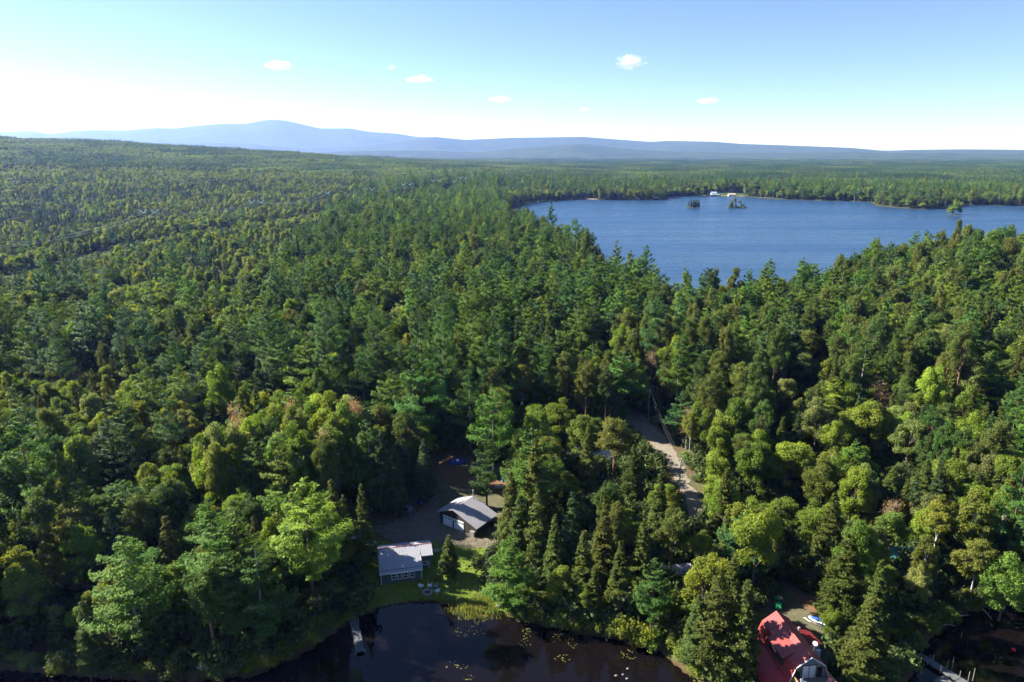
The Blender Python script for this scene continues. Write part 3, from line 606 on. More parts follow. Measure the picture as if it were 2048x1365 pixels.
# slots: big crowns need room
space = rng.random(len(cx)) < np.where(kk == 3, .80, np.where(kk == 0, .82, np.where(kk == 2, 1.0, .95)))
keep &= space | tz2
sel = np.where(keep)[0]
PI_ = {i: rng.choice(len(PAL[k]), len(cx), p=PALW[k]) for i, k in enumerate(KINDS)}
for i in sel:
    k = int(kk[i]); c = int(PI_[k][i])
    if k == 2 and vt[i] < 600 and rng.random() < .8: c = 1
    if k == 3 and vt[i] < 520 and rng.random() < .45: c = 1
    T['kind'].append(k); T['x'].append(cx[i]); T['y'].append(cyv[i]); T['h'].append(hh[i]); T['r'].append(rr_[i]); T['c'].append(c); T['hero'].append(False)
TK = np.array(T['kind']); TX = np.array(T['x']); TY = np.array(T['y']); TH = np.array(T['h']); TR = np.array(T['r']); TC = np.array(T['c']); THERO = np.array(T['hero'])
TZ = height(TX, TY) - .05; NT = len(TX)
TROT = rng.uniform(0, 2 * np.pi, NT)
PALA = np.zeros((len(KINDS), 6, 3))
for i, k in enumerate(KINDS):
    for j, (c, _) in enumerate(PAL[k]): 
        c = np.array(c) * (1.88, 1.55, .98) * (1.12 if k == 'maple_tree' else 1); c[0] = min(c[0], c[1] * (.84 if k != 'bare_tree' else 2)); PALA[i, j] = c
TCOL = PALA[TK, TC] * np.exp(rng.normal(0, .13, (NT, 1))) * np.exp(rng.normal(0, .07, (NT, 3)) * np.array([1, .4, .6]))
TD = np.hypot(TX, TY)
TLOD = np.where(TD < 235, 0, np.where(TD < 620, 1, 2))
NVK = np.array([len(VAR[k, 1]) for k in KINDS])
TVAR = (rng.integers(0, 1000, NT)) % np.array([[len(VAR[k, l]) for l in (0, 1, 2)] for k in KINDS])[TK, TLOD]
# which trees can be seen, and how large (a coarse painter's pass)
BW, BH = 1024, 683
buf = np.full((BH, BW), -1, np.int32)
utop, vtop = Q(TX, TY, TZ + TH); ubas, vbas = Q(TX, TY, TZ)
fd = TY * CP - (TZ + TH * .6 - HC) * SP; wpx = TR / fd * F / 2
lowf = np.array([.3, .5, .1, .25, .35, .35, 0])[TK]
for i in np.argsort(-TD):
    if TD[i] > 700: continue
    v0, v1 = vtop[i] / 2, (vbas[i] * (1 - lowf[i]) + vtop[i] * lowf[i]) / 2; uc = (utop[i] + ubas[i]) / 4
    a, b_ = int(v0), int(v1) + 1
    if b_ < 0 or a >= BH or uc < -30 or uc > BW + 30: continue
    cone = TK[i] in (0, 2)
    for y_ in range(max(a, 0), min(b_, BH)):
        t = (y_ - v0 + .5) / max(v1 - v0, 1); t = min(max(t, 0), 1)
        w = wpx[i] * (t ** .8 if cone else math.sqrt(max(1 - (2 * t - .9) ** 2, .05)))
        x0, x1 = int(uc - w + .5), int(uc + w + .5)
        if x1 > 0 and x0 < BW: buf[y_, max(x0, 0):max(min(x1, BW), 0)] = i
vis = np.bincount(buf[buf >= 0], minlength=NT)
indiv = np.zeros(NT, bool)
for k in range(len(KINDS)):
    c = np.where((TK == k) & (vis >= 9))[0]; c = c[np.argsort(-(vis[c] + 1e5 * THERO[c]))][:296]; indiv[c] = True
indiv |= THERO & (vis >= 2) & (TK == 6)
for i in np.where(THERO & (TD > 700))[0]: indiv[i] = True
for k in range(len(KINDS)):       # never more than 300 of a kind
    c = np.where(indiv & (TK == k))[0]
    if len(c) > 300: indiv[c[np.argsort(vis[c] + 1e5 * THERO[c])][:len(c) - 300]] = False
print("trees", NT, "individual", indiv.sum(), [int((indiv & (TK == k)).sum()) for k in range(7)])

# ------------------------------------------------------------------ labels
LANDM = [("the grey cabin", -20, 107), ("the two-door garage", -8, 124), ("the red-roofed house", 42, 84), ("the gravel road", 33, 150), ("the wooden utility pole", 36.5, 135), ("the blue tarp", -15, 153),
         ("the teal roof", 70, 109), ("the narrow dock", -25, 92), ("the jetty", 64, 86), ("the pond", 5, 85), ("the half-hidden trailer", 20, 153), ("the lawn", -8, 106), ("the half-hidden red cabin", 27, 103)]
KN = {'white_pine': 'white pine', 'red_pine': 'red pine', 'spruce_tree': 'spruce', 'maple_tree': 'leafy broadleaf tree', 'birch_tree': 'birch', 'bare_tree': 'half-dead bare tree', 'shrub': 'shrub'}
KC = {'white_pine': 'pine', 'red_pine': 'pine', 'spruce_tree': 'spruce', 'maple_tree': 'broadleaf tree', 'birch_tree': 'birch', 'bare_tree': 'dead tree', 'shrub': 'shrub'}
KG = {'white_pine': 'white pines standing in the forest', 'red_pine': 'red pines standing in the forest', 'spruce_tree': 'spruces standing in the forest', 'maple_tree': 'broadleaf trees in the forest',
      'birch_tree': 'birches among the forest trees', 'bare_tree': 'half-dead trees in the forest', 'shrub': 'shrubs along the shores'}
TEN = ['at the left edge', 'a tenth across', 'two tenths across', 'three tenths across', 'four tenths across', 'halfway across', 'six tenths across', 'seven tenths across', 'eight tenths across', 'nine tenths across', 'at the right edge']
DWN = ['at the top', 'a tenth down', 'two tenths down', 'three tenths down', 'four tenths down', 'halfway down', 'six tenths down', 'seven tenths down', 'eight tenths down', 'nine tenths down', 'at the bottom']
ORD = ['leftmost', 'second from left', 'third from left', 'fourth from left', 'fifth from left', 'sixth from left', 'seventh from left', 'eighth from left', 'ninth from left', 'tenth from left', 'eleventh from left', 'twelfth from left', 'thirteenth from left', 'fourteenth from left', 'fifteenth from left', 'sixteenth from left']
def tree_base(i):
    k = KINDS[TK[i]]; h = TH[i] / NOM[k][0]
    size = 'tall' if h > 1.08 else ('small' if h < .72 else ('' if h > .9 else 'shortish'))
    x, y = TX[i], TY[i]; place = ""
    for ix, iy, a, b_ in ISLES:
        if math.hypot(x - ix, y - iy) < 22:
            place = {257: "on the left islet", 317: "on the middle islet", 558: "on the right islet"}[ix]; break
    else:
        nm, lx, ly = min(LANDM, key=lambda q: math.hypot(q[1] - x, q[2] - y)); dist = math.hypot(lx - x, ly - y)
        if dist < 30:
            place = ("left of " if x - lx < -abs(y - ly) else "right of " if x - lx > abs(y - ly) else "behind " if y > ly else "before ") + nm
    cell = TEN[int(min(max(round(utop[i] / 204.8), 0), 10))] + ", " + DWN[int(min(max(round((vtop[i] * .6 + vbas[i] * .4) / 136.5), 0), 10))]
    return " ".join(w for w in (size, PAL[k][TC[i]][1], KN[k]) if w), place, cell
LAB = {}; _g = {}
for i in np.where(indiv)[0]: _g.setdefault(tree_base(i), []).append(i)
_g2 = {}
for (b0, pl, ce), ii in _g.items():
    if pl and len(ii) == 1 and len((b0 + " " + pl + " " + ce).split()) <= 16: _g2.setdefault((b0 + " " + pl + ", " + ce), []).extend(ii)
    elif pl: _g2.setdefault(b0 + " " + pl, []).extend(ii)
    else: _g2.setdefault(b0 + " " + ce, []).extend(ii)
for b0, ii in _g2.items():
    ii = sorted(ii, key=lambda i: utop[i])
    for j, i in enumerate(ii):
        lab = b0 if len(ii) == 1 else b0 + ", " + ORD[min(j, 15)]
        w = lab.split()
        if len(w) > 16: lab = lab.replace("leafy broadleaf tree", "broadleaf").replace("half-dead bare tree", "bare tree").replace("the ", "")
        LAB[i] = lab
def tree_label(i): return LAB[i]

# ------------------------------------------------------------------ build the individual trees
me_i = 0
for i in np.where(indiv)[0]:
    k = KINDS[TK[i]]; cm, tm = VAR[k, TLOD[i]][TVAR[i]]
    root = bpy.data.objects.new(k, None); COL.objects.link(root); root.location = (TX[i], TY[i], TZ[i]); root.rotation_euler = (0, 0, TROT[i])
    s = (TR[i] / NOM[k][1], TR[i] / NOM[k][1], TH[i] / NOM[k][0])
    tag(root, tree_label(i), KC[k], KG[k])
    c = bpy.data.objects.new("crown", cm); COL.objects.link(c); c.parent = root; c.scale = s; c.color = (*TCOL[i], 1)
    t = bpy.data.objects.new("stem" if k == 'shrub' else "trunk", tm); COL.objects.link(t); t.parent = root; t.scale = s

# ------------------------------------------------------------------ the rest of the forest: one object of each kind
def instancer(name, V, rot, scl, col, idx, crowns, trunks, label=None):
    me = bpy.data.meshes.new(name); n = len(V); me.vertices.add(n); me.vertices.foreach_set("co", np.asarray(V, np.float32).ravel())
    a = me.attributes.new("scl", 'FLOAT_VECTOR', 'POINT'); a.data.foreach_set("vector", np.asarray(scl, np.float32).ravel())
    a = me.attributes.new("rz", 'FLOAT_VECTOR', 'POINT'); a.data.foreach_set("vector", np.stack([np.zeros(n), np.zeros(n), rot], -1).astype(np.float32).ravel())
    a = me.attributes.new("idx", 'INT', 'POINT'); a.data.foreach_set("value", np.asarray(idx, np.int32))
    a = me.attributes.new("color", 'FLOAT_COLOR', 'POINT'); a.data.foreach_set("color", np.concatenate([col, np.ones((n, 1))], 1).astype(np.float32).ravel())
    o = bpy.data.objects.new(name, me); COL.objects.link(o)
    ng = bpy.data.node_groups.new(name, 'GeometryNodeTree'); ng.interface.new_socket('Geometry', in_out='INPUT', socket_type='NodeSocketGeometry'); ng.interface.new_socket('Geometry', in_out='OUTPUT', socket_type='NodeSocketGeometry')
    gi_ = ng.nodes.new('NodeGroupInput'); go_ = ng.nodes.new('NodeGroupOutput'); jn = ng.nodes.new('GeometryNodeJoinGeometry')
    def na(nm, ty):
        q = ng.nodes.new('GeometryNodeInputNamedAttribute'); q.data_type = ty; q.inputs['Name'].default_value = nm; return q.outputs['Attribute']
    for meshes in (crowns, trunks):
        if not meshes: continue
        c = bpy.data.collections.new(name + "_src")
        for j, m in enumerate(meshes): c.objects.link(bpy.data.objects.new("s%03d" % j, m))
        ci = ng.nodes.new('GeometryNodeCollectionInfo'); ci.inputs['Collection'].default_value = c; ci.inputs['Separate Children'].default_value = True; ci.inputs['Reset Children'].default_value = True
        ip = ng.nodes.new('GeometryNodeInstanceOnPoints'); ip.inputs['Pick Instance'].default_value = True
        ng.links.new(gi_.outputs[0], ip.inputs['Points']); ng.links.new(ci.outputs[0], ip.inputs['Instance'])
        ng.links.new(na('idx', 'INT'), ip.inputs['Instance Index']); ng.links.new(na('rz', 'FLOAT_VECTOR'), ip.inputs['Rotation']); ng.links.new(na('scl', 'FLOAT_VECTOR'), ip.inputs['Scale'])
        ng.links.new(ip.outputs[0], jn.inputs[0])
    ng.links.new(jn.outputs[0], go_.inputs[0])
    md = o.modifiers.new("scatter", 'NODES'); md.node_group = ng
    tag(o, label, kind='stuff'); return o
FN = {'white_pine': 'pine_forest', 'red_pine': 'red_pine_forest', 'spruce_tree': 'spruce_forest', 'maple_tree': 'broadleaf_forest', 'birch_tree': 'birch_forest', 'bare_tree': 'bare_woods', 'shrub': 'shrubbery'}
for ki, k in enumerate(KINDS):
    m = np.where((TK == ki) & ~indiv)[0]
    if not len(m): continue
    cr = [v[0] for l in (0, 1, 2) for v in VAR[k, l]]; tr = [v[1] for l in (0, 1, 2) for v in VAR[k, l]]
    off = np.array([0, len(VAR[k, 0]), len(VAR[k, 0]) + len(VAR[k, 1])])
    instancer(FN[k], np.stack([TX[m], TY[m], TZ[m]], 1), TROT[m], np.stack([TR[m] / NOM[k][1], TR[m] / NOM[k][1], TH[m] / NOM[k][0]], 1), TCOL[m], off[TLOD[m]] + TVAR[m], cr, tr)
# undergrowth between the trunks
ux, uy = grid_candidates(2.6, 70, 330)
uz, ud = height(ux, uy, True); kp = (ud > .6) & (rng.random(len(ux)) < .85) & (noise(ux, uy, 18, 20) > -.9)
for pg in protect:
    for hgt in (0, 1.5):
        uu, vv = Q(ux, uy, uz + hgt); kp &= ~inpoly(uu, vv, pg)
kp &= ~((ux > 34) & (ux < 52) & (uy < 82)); ux, uy, uz = ux[kp], uy[kp], uz[kp]; n = len(ux); s_ = rng.uniform(.5, 1.6, n) * np.where(np.hypot(ux, uy) < 150, 1.15, 1)
instancer("undergrowth", np.stack([ux, uy, uz - .05], 1), rng.uniform(0, 6.28, n), np.stack([s_, s_, s_ * rng.uniform(.6, 1.4, n)], 1), np.array([.06, .085, .025]) * np.exp(rng.normal(0, .25, (n, 1))), rng.integers(0, 3, n), [v[0] for v in VAR['shrub', 1]], None)
# low growth under the transmission line
lx = []; 
for i in range(len(LINE) - 1):
    (x0, y0), (x1, y1) = LINE[i], LINE[i + 1]; L = math.hypot(x1 - x0, y1 - y0); m = int(L * 4.0)
    t = rng.random(m); w = rng.uniform(-19, 19, m); lx.append(np.stack([x0 + (x1 - x0) * t + (y1 - y0) / L * w, y0 + (y1 - y0) * t - (x1 - x0) / L * w], 1))
lx = np.concatenate(lx); n = len(lx); s_ = rng.uniform(.5, 1.3, n)
instancer("brush", np.stack([lx[:, 0], lx[:, 1], height(lx[:, 0], lx[:, 1])], 1), rng.uniform(0, 6.28, n), np.stack([s_ * 1.3, s_ * 1.3, s_], 1), np.array([.085, .12, .035]) * np.exp(rng.normal(0, .25, (n, 1))), rng.integers(0, 3, n), [v[0] for v in VAR['shrub', 2]], None)

# far woods, in patches
def patch(seed, mix):
    g = np.random.default_rng(500 + seed); S_ = 66; Cs = []; Ns = []; ss = []; lu = []
    gx, gy = np.meshgrid(np.arange(-S_ / 2, S_ / 2, 5.6), np.arange(-S_ / 2, S_ / 2, 5.6)); px = (gx + g.uniform(-2.4, 2.4, gx.shape)).ravel(); py = (gy + g.uniform(-2.4, 2.4, gy.shape)).ravel()
    for x, y in zip(px, py):
        con = g.random() < mix; h = (g.uniform(12, 21) if con else g.uniform(11, 17)); r = g.uniform(1.7, 2.6) if con else g.uniform(2.8, 4.4); m = 60
        l = g.normal(0, .2) + (.28 if con else -.08)
        if con:
            t = g.random(m) ** .7; a = g.uniform(0, 6.28, m); rr2 = r * t * g.uniform(.6, 1, m); C = np.stack([x + rr2 * np.cos(a), y + rr2 * np.sin(a), h - t * h * .75], 1); N = np.stack([np.cos(a), np.sin(a), np.full(m, .7)], 1) + g.normal(size=(m, 3)) * .5; sz_ = g.uniform(.5, .85, m)
        else:
            d = unit(g.normal(size=(m, 3)) + np.array([0, 0, .5])); d[:, 2] = np.abs(d[:, 2]) * 1.1 - .25; C = np.array([x, y, h - r * .9]) + d * np.array([r, r, r * .9]) * g.uniform(.7, 1.08, (m, 1)); N = d + g.normal(size=(m, 3)) * .5; sz_ = g.uniform(.55, 1.05, m)
        Cs.append(C); Ns.append(N); ss.append(sz_); lu.append(np.full(m, l))
    sz_ = np.concatenate(ss)
    return foliage("woods_patch", np.concatenate(Cs), np.concatenate(Ns), sz_, sz_ * .75, g, M['needle'], lump=np.concatenate(lu))
patches = [patch(i, mx) for i, mx in enumerate((.08, .12, .2, .3, .45, .6, .75, .85))]
fx, fy = grid_candidates(54, 1480, 7000, 43)
fz, fdist = height(fx, fy, True); kp = fdist > 22; fx, fy, fz = fx[kp], fy[kp], fz[kp]; n = len(fx)
lo = np.minimum.reduce([height(fx + a, fy + b_) for a, b_ in ((30, 0), (-30, 0), (0, 30), (0, -30))]); fz = np.minimum(fz, lo + 1.5) - 1
fr = np.hypot(fx, fy); tt = np.clip(.5 + .5 * noise(fx, fy, 480, 30) + .25 * noise(fx, fy, 160, 31) + np.where(fx > 150, .12, -.12), 0, .999)
pid = (tt * 8).astype(int)
cA = np.array([.125, .172, .034]); cB = np.array([.048, .092, .030])
fcol = (cA[None] * (1 - tt[:, None]) + cB[None] * tt[:, None]) * np.exp(rng.normal(0, .10, (n, 1)))
instancer("distant_forest", np.stack([fx, fy, fz], 1), rng.integers(0, 4, n) * np.pi / 2 + rng.uniform(-.2, .2, n), np.stack([np.ones(n), np.ones(n), rng.uniform(.85, 1.15, n)], 1), fcol, pid, patches, None)
#END_FOREST

# ------------------------------------------------------------------ buildings
def seams(mb, a, b, c, d, sp, hgt=.035, wd=.03):
    """standing seams from edge a-b up to edge d-c"""
    a, b, c, d = map(Vector, (a, b, c, d)); L = (b - a).length; n = (b - a).cross(d - a).normalized(); m = int(L / sp)
    e = (b - a).normalized() * wd
    for i in range(m + 1):
        t = min(max(i / m, .004), .996); p = a.lerp(b, t); q = d.lerp(c, t)
        mb.hexa([p - e - n * .004, p + e - n * .004, q + e - n * .004, q - e - n * .004, p - e * .5 + n * hgt, p + e * .5 + n * hgt, q + e * .5 + n * hgt, q - e * .5 + n * hgt])
def window(parent, x, y, z, w, h, name='window', mull=1, face=-1, frame=M['white'], axis='x'):
    """a framed window in a wall facing -y (local); x,z is the lower left corner"""
    f = MB(); t = .07; yo = y + face * .05
    def bx(x0, x1, z0, z1, d=.05):
        if axis == 'x': f.box(x0, x1, min(yo, y + .02 * -face), max(yo, y - .02 * face), z0, z1)
        else: f.box(min(yo, y), max(yo, y), x0, x1, z0, z1)
    bx(x, x + t, z, z + h); bx(x + w - t, x + w, z, z + h); bx(x + t, x + w - t, z, z + t); bx(x + t, x + w - t, z + h - t, z + h)
    for i in range(mull): zz = z + h * (i + 1) / (mull + 1); bx(x + t, x + w - t, zz - .025, zz + .025)
    fo = f.build(name, frame, parent)
    g = MB(); yg = y + face * .012
    if axis == 'x': g.box(x + .03, x + w - .03, min(yg, y - face * .01), max(yg, y - face * .01), z + .03, z + h - .03)
    else: g.box(min(yg, y - face * .01), max(yg, y - face * .01), x + .03, x + w - .03, z + .03, z + h - .03)
    g.build('pane', M['glass'], fo); return fo

# grey cabin: local x along the front wall, y towards the back
gz0 = gz(-20, 107)
cab = empty('cabin', (-23.3, 105.4, gz0), math.atan2(1.6, 7.1)); tag(cab, "small grey cabin with pale metal roof and four white windows on the lawn", "cabin")
w = MB(); EZ = 2.35; RZ = 3.85
w.box(.15, 7.25, .35, 5.6, -.6, EZ + .05); w.prism([(.15, EZ - .3), (7.25, EZ - .3), (7.25, EZ + .2), (.15, EZ + .2)], .6, 5.6)
w.poly([(.15, .35, EZ), (.15, 5.7, RZ - .12), (.15, 7.6, RZ - .62), (.15, 7.6, -.6), (.15, .35, -.6)][::-1])
w.poly([(7.25, .35, EZ), (7.25, 5.7, RZ - .12), (7.25, 7.6, RZ - .62), (7.25, 7.6, -.6), (7.25, .35, -.6)])
w.box(7.25, 9.3, 3.2, 7.5, -.6, 3.05); w.box(.15, 7.25, 7.4, 7.6, -.6, RZ - .7)
w.build('wall', M['grey_wall'], cab)
rf = MB(); a, b_, c, d = (-.15, 0, EZ), (7.5, 0, EZ), (7.5, 5.7, RZ), (-.15, 5.7, RZ); rf.slab(a, b_, c, d, .07); seams(rf, a, b_, c, d, .27)
sl = (RZ - EZ) / 5.7; a, b_, c, d = (7.5, 2.9, EZ + 2.9 * sl), (9.65, 2.9, EZ + 2.9 * sl), (9.65, 5.7, RZ), (7.5, 5.7, RZ); rf.slab(a, b_, c, d, .07); seams(rf, a, b_, c, d, .27)
a, b_, c, d = (9.65, 8.0, RZ - .62), (-.15, 8.0, RZ - .62), (-.15, 5.7, RZ), (9.65, 5.7, RZ); rf.slab(a, b_, c, d, .07)
rfo = rf.build('roof', M['steel_roof'], cab)
MB().tube([(-.15, 5.7, RZ + .03), (9.65, 5.7, RZ + .03)], .07, 6).build('ridge_cap', M['rust'], rfo)
ch = MB(); ch.tube([(1.5, 2.6, EZ + 2.2 * sl), (1.5, 2.6, EZ + 2.6 * sl + 1.25)], .12, 8); ch.tube([(1.5, 2.6, EZ + 2.6 * sl + 1.2), (1.5, 2.6, EZ + 2.6 * sl + 1.45)], [.22, .16], 8)
ch.build('chimney', M['metal'], rfo)
v = MB(); v.tube([(7.42, 1.2, EZ + .2), (7.42, 1.2, EZ + 1.0)], .07, 6); v.tube([(7.42, 3.0, EZ + .6), (7.42, 3.0, EZ + 1.7)], .06, 6); v.tube([(7.42, .35, EZ), (7.42, 3.0, EZ + .85)], .06, 6); v.build('vent_pipe', M['dark_steel'], rfo)
fr = MB(); fr.box(-.12, 7.47, -.03, .0, EZ - .17, EZ - .03); fr.box(.08, .15, .28, .36, -.4, EZ - .2); fr.box(7.25, 7.32, .28, .36, -.4, EZ - .2); fr.build('trim', M['white'], cab)
for i in range(4): window(cab, 1.95 + i * 1.08, .35, .72, .78, 1.2)
window(cab, 7.75, 3.2, 1.0, .9, .8)
dr = MB(); dr.box(8.75, 9.2, 3.15, 3.2, -.1, 1.9); dr.build('door', M['wood'], cab)

# garage: local x along the front (door) wall, y towards the back
gg = gz(-10, 124)
gar = empty('garage', (-14.9, 126.1, gg), math.atan2(-5.5, 7.8)); tag(gar, "brown garage with grey metal roof and two white roll-up doors above the cabin", "garage")
WL, WR, DP, XR = .0, 9.6, 6.1, 3.75; eL, eR, rz_ = 2.75, 2.15, 4.35
w = MB(); w.box(WL, WR - 1.6, .02, DP, -.8, 2.1)
for yy in (0.0, DP): 
    pf = [(WL, yy, -.8), (WR - 1.6, yy, -.8), (WR - 1.6, yy, 2.75), (XR, yy, rz_ - .12), (WL, yy, eL - .05)]
    w.poly(pf if yy == 0 else pf[::-1])
w.poly([(WL, 0, -.8), (WL, 0, eL - .05), (WL, DP, eL - .05), (WL, DP, -.8)]); w.box(WR - .25, WR - .05, .3, .5, -.8, 2.2); w.box(WR - .25, WR - .05, DP - .4, DP - .2, -.8, 2.2)
w.box(WR - 1.6, WR - .05, .02, .16, -.8, 2.15); w.box(WR - .22, WR - .1, .2, DP, -.8, .8)
w.build('wall', M['dark_wall'], gar)
rf = MB(); o_ = .45
a, b_, c, d = (XR, -o_, rz_), (WR + .45, -o_, eR - .1), (WR + .45, DP + o_, eR - .1), (XR, DP + o_, rz_); rf.slab(a, b_, c, d, .07)
seams(rf, b_, c, d, a, .45)
a, b_, c, d = (-.6, -o_, eL - .25), (XR, -o_, rz_), (XR, DP + o_, rz_), (-.6, DP + o_, eL - .25); rf.slab(a, b_, c, d, .07)
seams(rf, d, a, b_, c, .45)
rfo = rf.build('roof', M['garage_roof'], gar)
st = MB(); st.tube([(XR + .35, DP - .1, rz_ - .4), (XR + .35, DP - .1, rz_ + 1.5)], .09, 8); st.tube([(XR + .35, DP - .1, rz_ + 1.45), (XR + .35, DP - .1, rz_ + 1.72)], [.19, .14], 8); st.build('stovepipe', M['metal'], rfo)
for x0 in (.95, 3.85):
    dm = MB(); dm.box(x0, x0 + 2.5, -.07, -.01, -.05, 2.15)
    for k in range(1, 4): dm.box(x0 + .02, x0 + 2.48, -.085, -.07, -.05 + k * .55 - .03, -.05 + k * .55 - .012)
    for k in range(4): dm.box(x0 + .12 + k * .6, x0 + .56 + k * .6, -.08, -.07, .95, 1.28)
    do = dm.build('garage_door', M['white'], gar)
    gm = MB()
    for k in range(4): gm.box(x0 + .17 + k * .6, x0 + .55 + k * .6, -.105, -.09, 1.62, 1.84)
    gm.build('door_lights', M['glass'], do)
MB().box(3.55, 3.7, -.2, 0, 1.75, 2.1).build('lamp', M['white'], gar)
tr_ = MB(); tr_.slab((-.6, -o_ - .03, eL - .27), (XR, -o_ - .03, rz_ - .02), (XR, -o_ - .001, rz_ - .02), (-.6, -o_ - .001, eL - .27), .18); tr_.build('trim', M['wood'], gar)
lw = MB(); lw.box(WR - 1.3, WR - .25, -.55, .0, -.3, 1.1); lw.build('woodpile', M['wood'], gar)

# low shed left of the cabin
sg = gz(-29, 114); sh = empty('shed', (-28.6, 112.6, sg), math.atan2(1.6, 3.2)); tag(sh, "dark shed with streaked metal roof half hidden left of the grey cabin", "shed")
w = MB(); w.box(-2.6, 3.2, .3, 4.2, -.6, 2.0); w.build('wall', M['dark_wall'], sh)
rf = MB(); a, b_, c, d = (-2.9, 0, 2.1), (3.5, 0, 2.1), (3.5, 3.0, 2.9), (-2.9, 3.0, 2.9); rf.slab(a, b_, c, d, .07); seams(rf, a, b_, c, d, .35)
rf.slab((3.5, 4.7, 2.4), (-2.9, 4.7, 2.4), d, c, .07); rf.build('roof', M['steel_roof'], sh)
MB().box(.6, 1.5, .24, .3, -.1, 1.8).build('door', M['wood'], sh)

# red-roofed gambrel house; local y = along the ridge towards the back, x = to the right
rg = gz(42, 84); hs = empty('house', (41.55, 79.6, rg), math.atan2(.12, .99)); tag(hs, "gambrel house with bright red metal roof and a yellow wooden deck by the water", "house")
RH, KH, EH = 6.3, 4.75, 2.3; hw, kw, L_ = 2.95, 2.15, 10.0
fp = [(-hw, -.5), (hw, -.5), (hw, EH), (kw, KH - .1), (0, RH - .12), (-kw, KH - .1), (-hw, EH)]
w = MB(); w.prism(fp, .25, L_ - .2); w.build('wall', mat('pale_blue_wall', (.13, .155, .18), .8, .2, nscale=2, namt=.1), hs)
rf = MB()
sideL = [((-hw - .12, EH - .15), (-kw, KH)), ((-kw, KH), (0, RH))]; sideR = [((0, RH), (kw, KH)), ((kw, KH), (hw + .12, EH - .15))]
for (x0, z0), (x1, z1) in sideL + sideR:
    a, b_, c, d = (x0, -.15, z0), (x1, -.15, z1), (x1, L_, z1), (x0, L_, z0); rf.slab(a, b_, c, d, .06)
    seams(rf, d, a, b_, c, .42, .03, .025)
rfo = rf.build('roof', M['pale_red_roof'], hs)
# shed dormer on the left slope
dm = MB(); dm.hexa([(-kw - .62, 2.3, 3.0), (-.9, 2.3, 3.0), (-.9, 6.3, 3.0), (-kw - .62, 6.3, 3.0), (-kw - .62, 2.3, 4.6), (-.9, 2.3, 5.55), (-.9, 6.3, 5.55), (-kw - .62, 6.3, 4.6)])
dmo = dm.build('dormer', M['dark_wall'], rfo)
a, b_, c, d = (-kw - .85, 2.1, 4.6), (-.7, 2.1, 5.78), (-.7, 6.5, 5.78), (-kw - .85, 6.5, 4.6); dr = MB(); dr.slab(a, b_, c, d, .06); seams(dr, d, a, b_, c, .42, .03, .025); dr.build('dormer_roof', M['pale_red_roof'], rfo)
tr_ = MB(); 
pr = [(-hw - .14, EH - .2), (-kw - .02, KH + .03), (0, RH + .04), (kw + .02, KH + .03), (hw + .14, EH - .2)]
for (x0, z0), (x1, z1) in zip(pr[:-1], pr[1:]):
    tr_.hexa([(x0, -.22, z0 - .09), (x1, -.22, z1 - .09), (x1, -.155, z1 - .09), (x0, -.155, z0 - .09), (x0, -.22, z0 + .02), (x1, -.22, z1 + .02), (x1, -.155, z1 + .02), (x0, -.155, z0 + .02)])
tr_.build('trim', M['white'], hs)
gd = MB(); gd.box(-1.05, 1.05, .19, .25, 2.55, 4.75); gdo = gd.build('glass_door', M['black'], hs)
MB().box(-.95, -.06, .15, .19, 2.65, 4.65).build('pane', M['curtain'], gdo); MB().box(.06, .95, .15, .19, 2.65, 4.65).build('pane', M['curtain'], gdo)
window(hs, 1.2, .25, 2.6, .85, 1.7, mull=0, frame=M['dark_wall']); window(hs, -2.05, .25, 2.6, .85, 1.7, mull=0, frame=M['dark_wall'])
dk = MB(); dk.box(-2.3, 2.9, -2.3, .2, 2.3, 2.42)
for x, y in ((-2.2, -2.2), (2.8, -2.2), (-2.2, 0), (2.8, 0)): dk.box(x - .08, x + .08, y - .08, y + .08, -.6, 2.3)
dk.build('deck', M['wood'], hs)
rl = MB(); rl.box(-2.35, 2.95, -2.36, -2.27, 3.35, 3.43); rl.box(-2.36, -2.27, -2.27, .15, 3.35, 3.43); rl.box(2.86, 2.95, -2.27, .15, 3.35, 3.43)
x = -2.3
while x < 2.9: rl.box(x, x + .09, -2.34, -2.29, 2.42, 3.35); x += .19
y = -2.2
while y < .1: rl.box(-2.34, -2.29, y, y + .09, 2.42, 3.35); rl.box(2.88, 2.93, y, y + .09, 2.42, 3.35); y += .19
rl.build('railing', M['newwood'], hs)
lt = MB(); a, b_, c, d = (-hw - 3.3, -.9, 1.55), (-hw + .05, -.9, 2.45), (-hw + .05, 7.6, 2.45), (-hw - 3.3, 7.6, 1.55); lt.slab(a, b_, c, d, .06); seams(lt, d, a, b_, c, .42, .03, .025)
lt.build('side_roof', M['red_roof'], hs)
lw = MB(); lw.box(-hw - 3.1, -hw, .3, 7.4, -.5, 1.45)
for y in (-.7,): lw.box(-hw - 3.1, -hw - 3.0, y, y + .1, -.5, 1.5)
lw.build('side_wall', M['newwood'], hs)
ar = MB(); a, b_, c, d = (hw - .3, 6.6, 2.5), (hw + 3.4, 7.2, 1.9), (hw + 3.0, 11.6, 1.9), (hw - 2.0, 11.9, 2.75); ar.slab(a, b_, c, d, .06); seams(ar, d, a, b_, c, .5, .03, .025); ar.build('rear_roof', mat('dark_red_roof', (.20, .025, .025), .5, .4, nscale=.8, namt=.2), hs)
aw = MB(); aw.box(hw - .1, hw + 3.1, 7.4, 11.3, -.5, 1.75); aw.build('rear_wall', M['white'], hs)
cb = MB(); cb.box(hw + 2.0, hw + 2.7, 6.2, 6.6, -.3, 1.6); cb.build('cupboard', M['white'], hs)
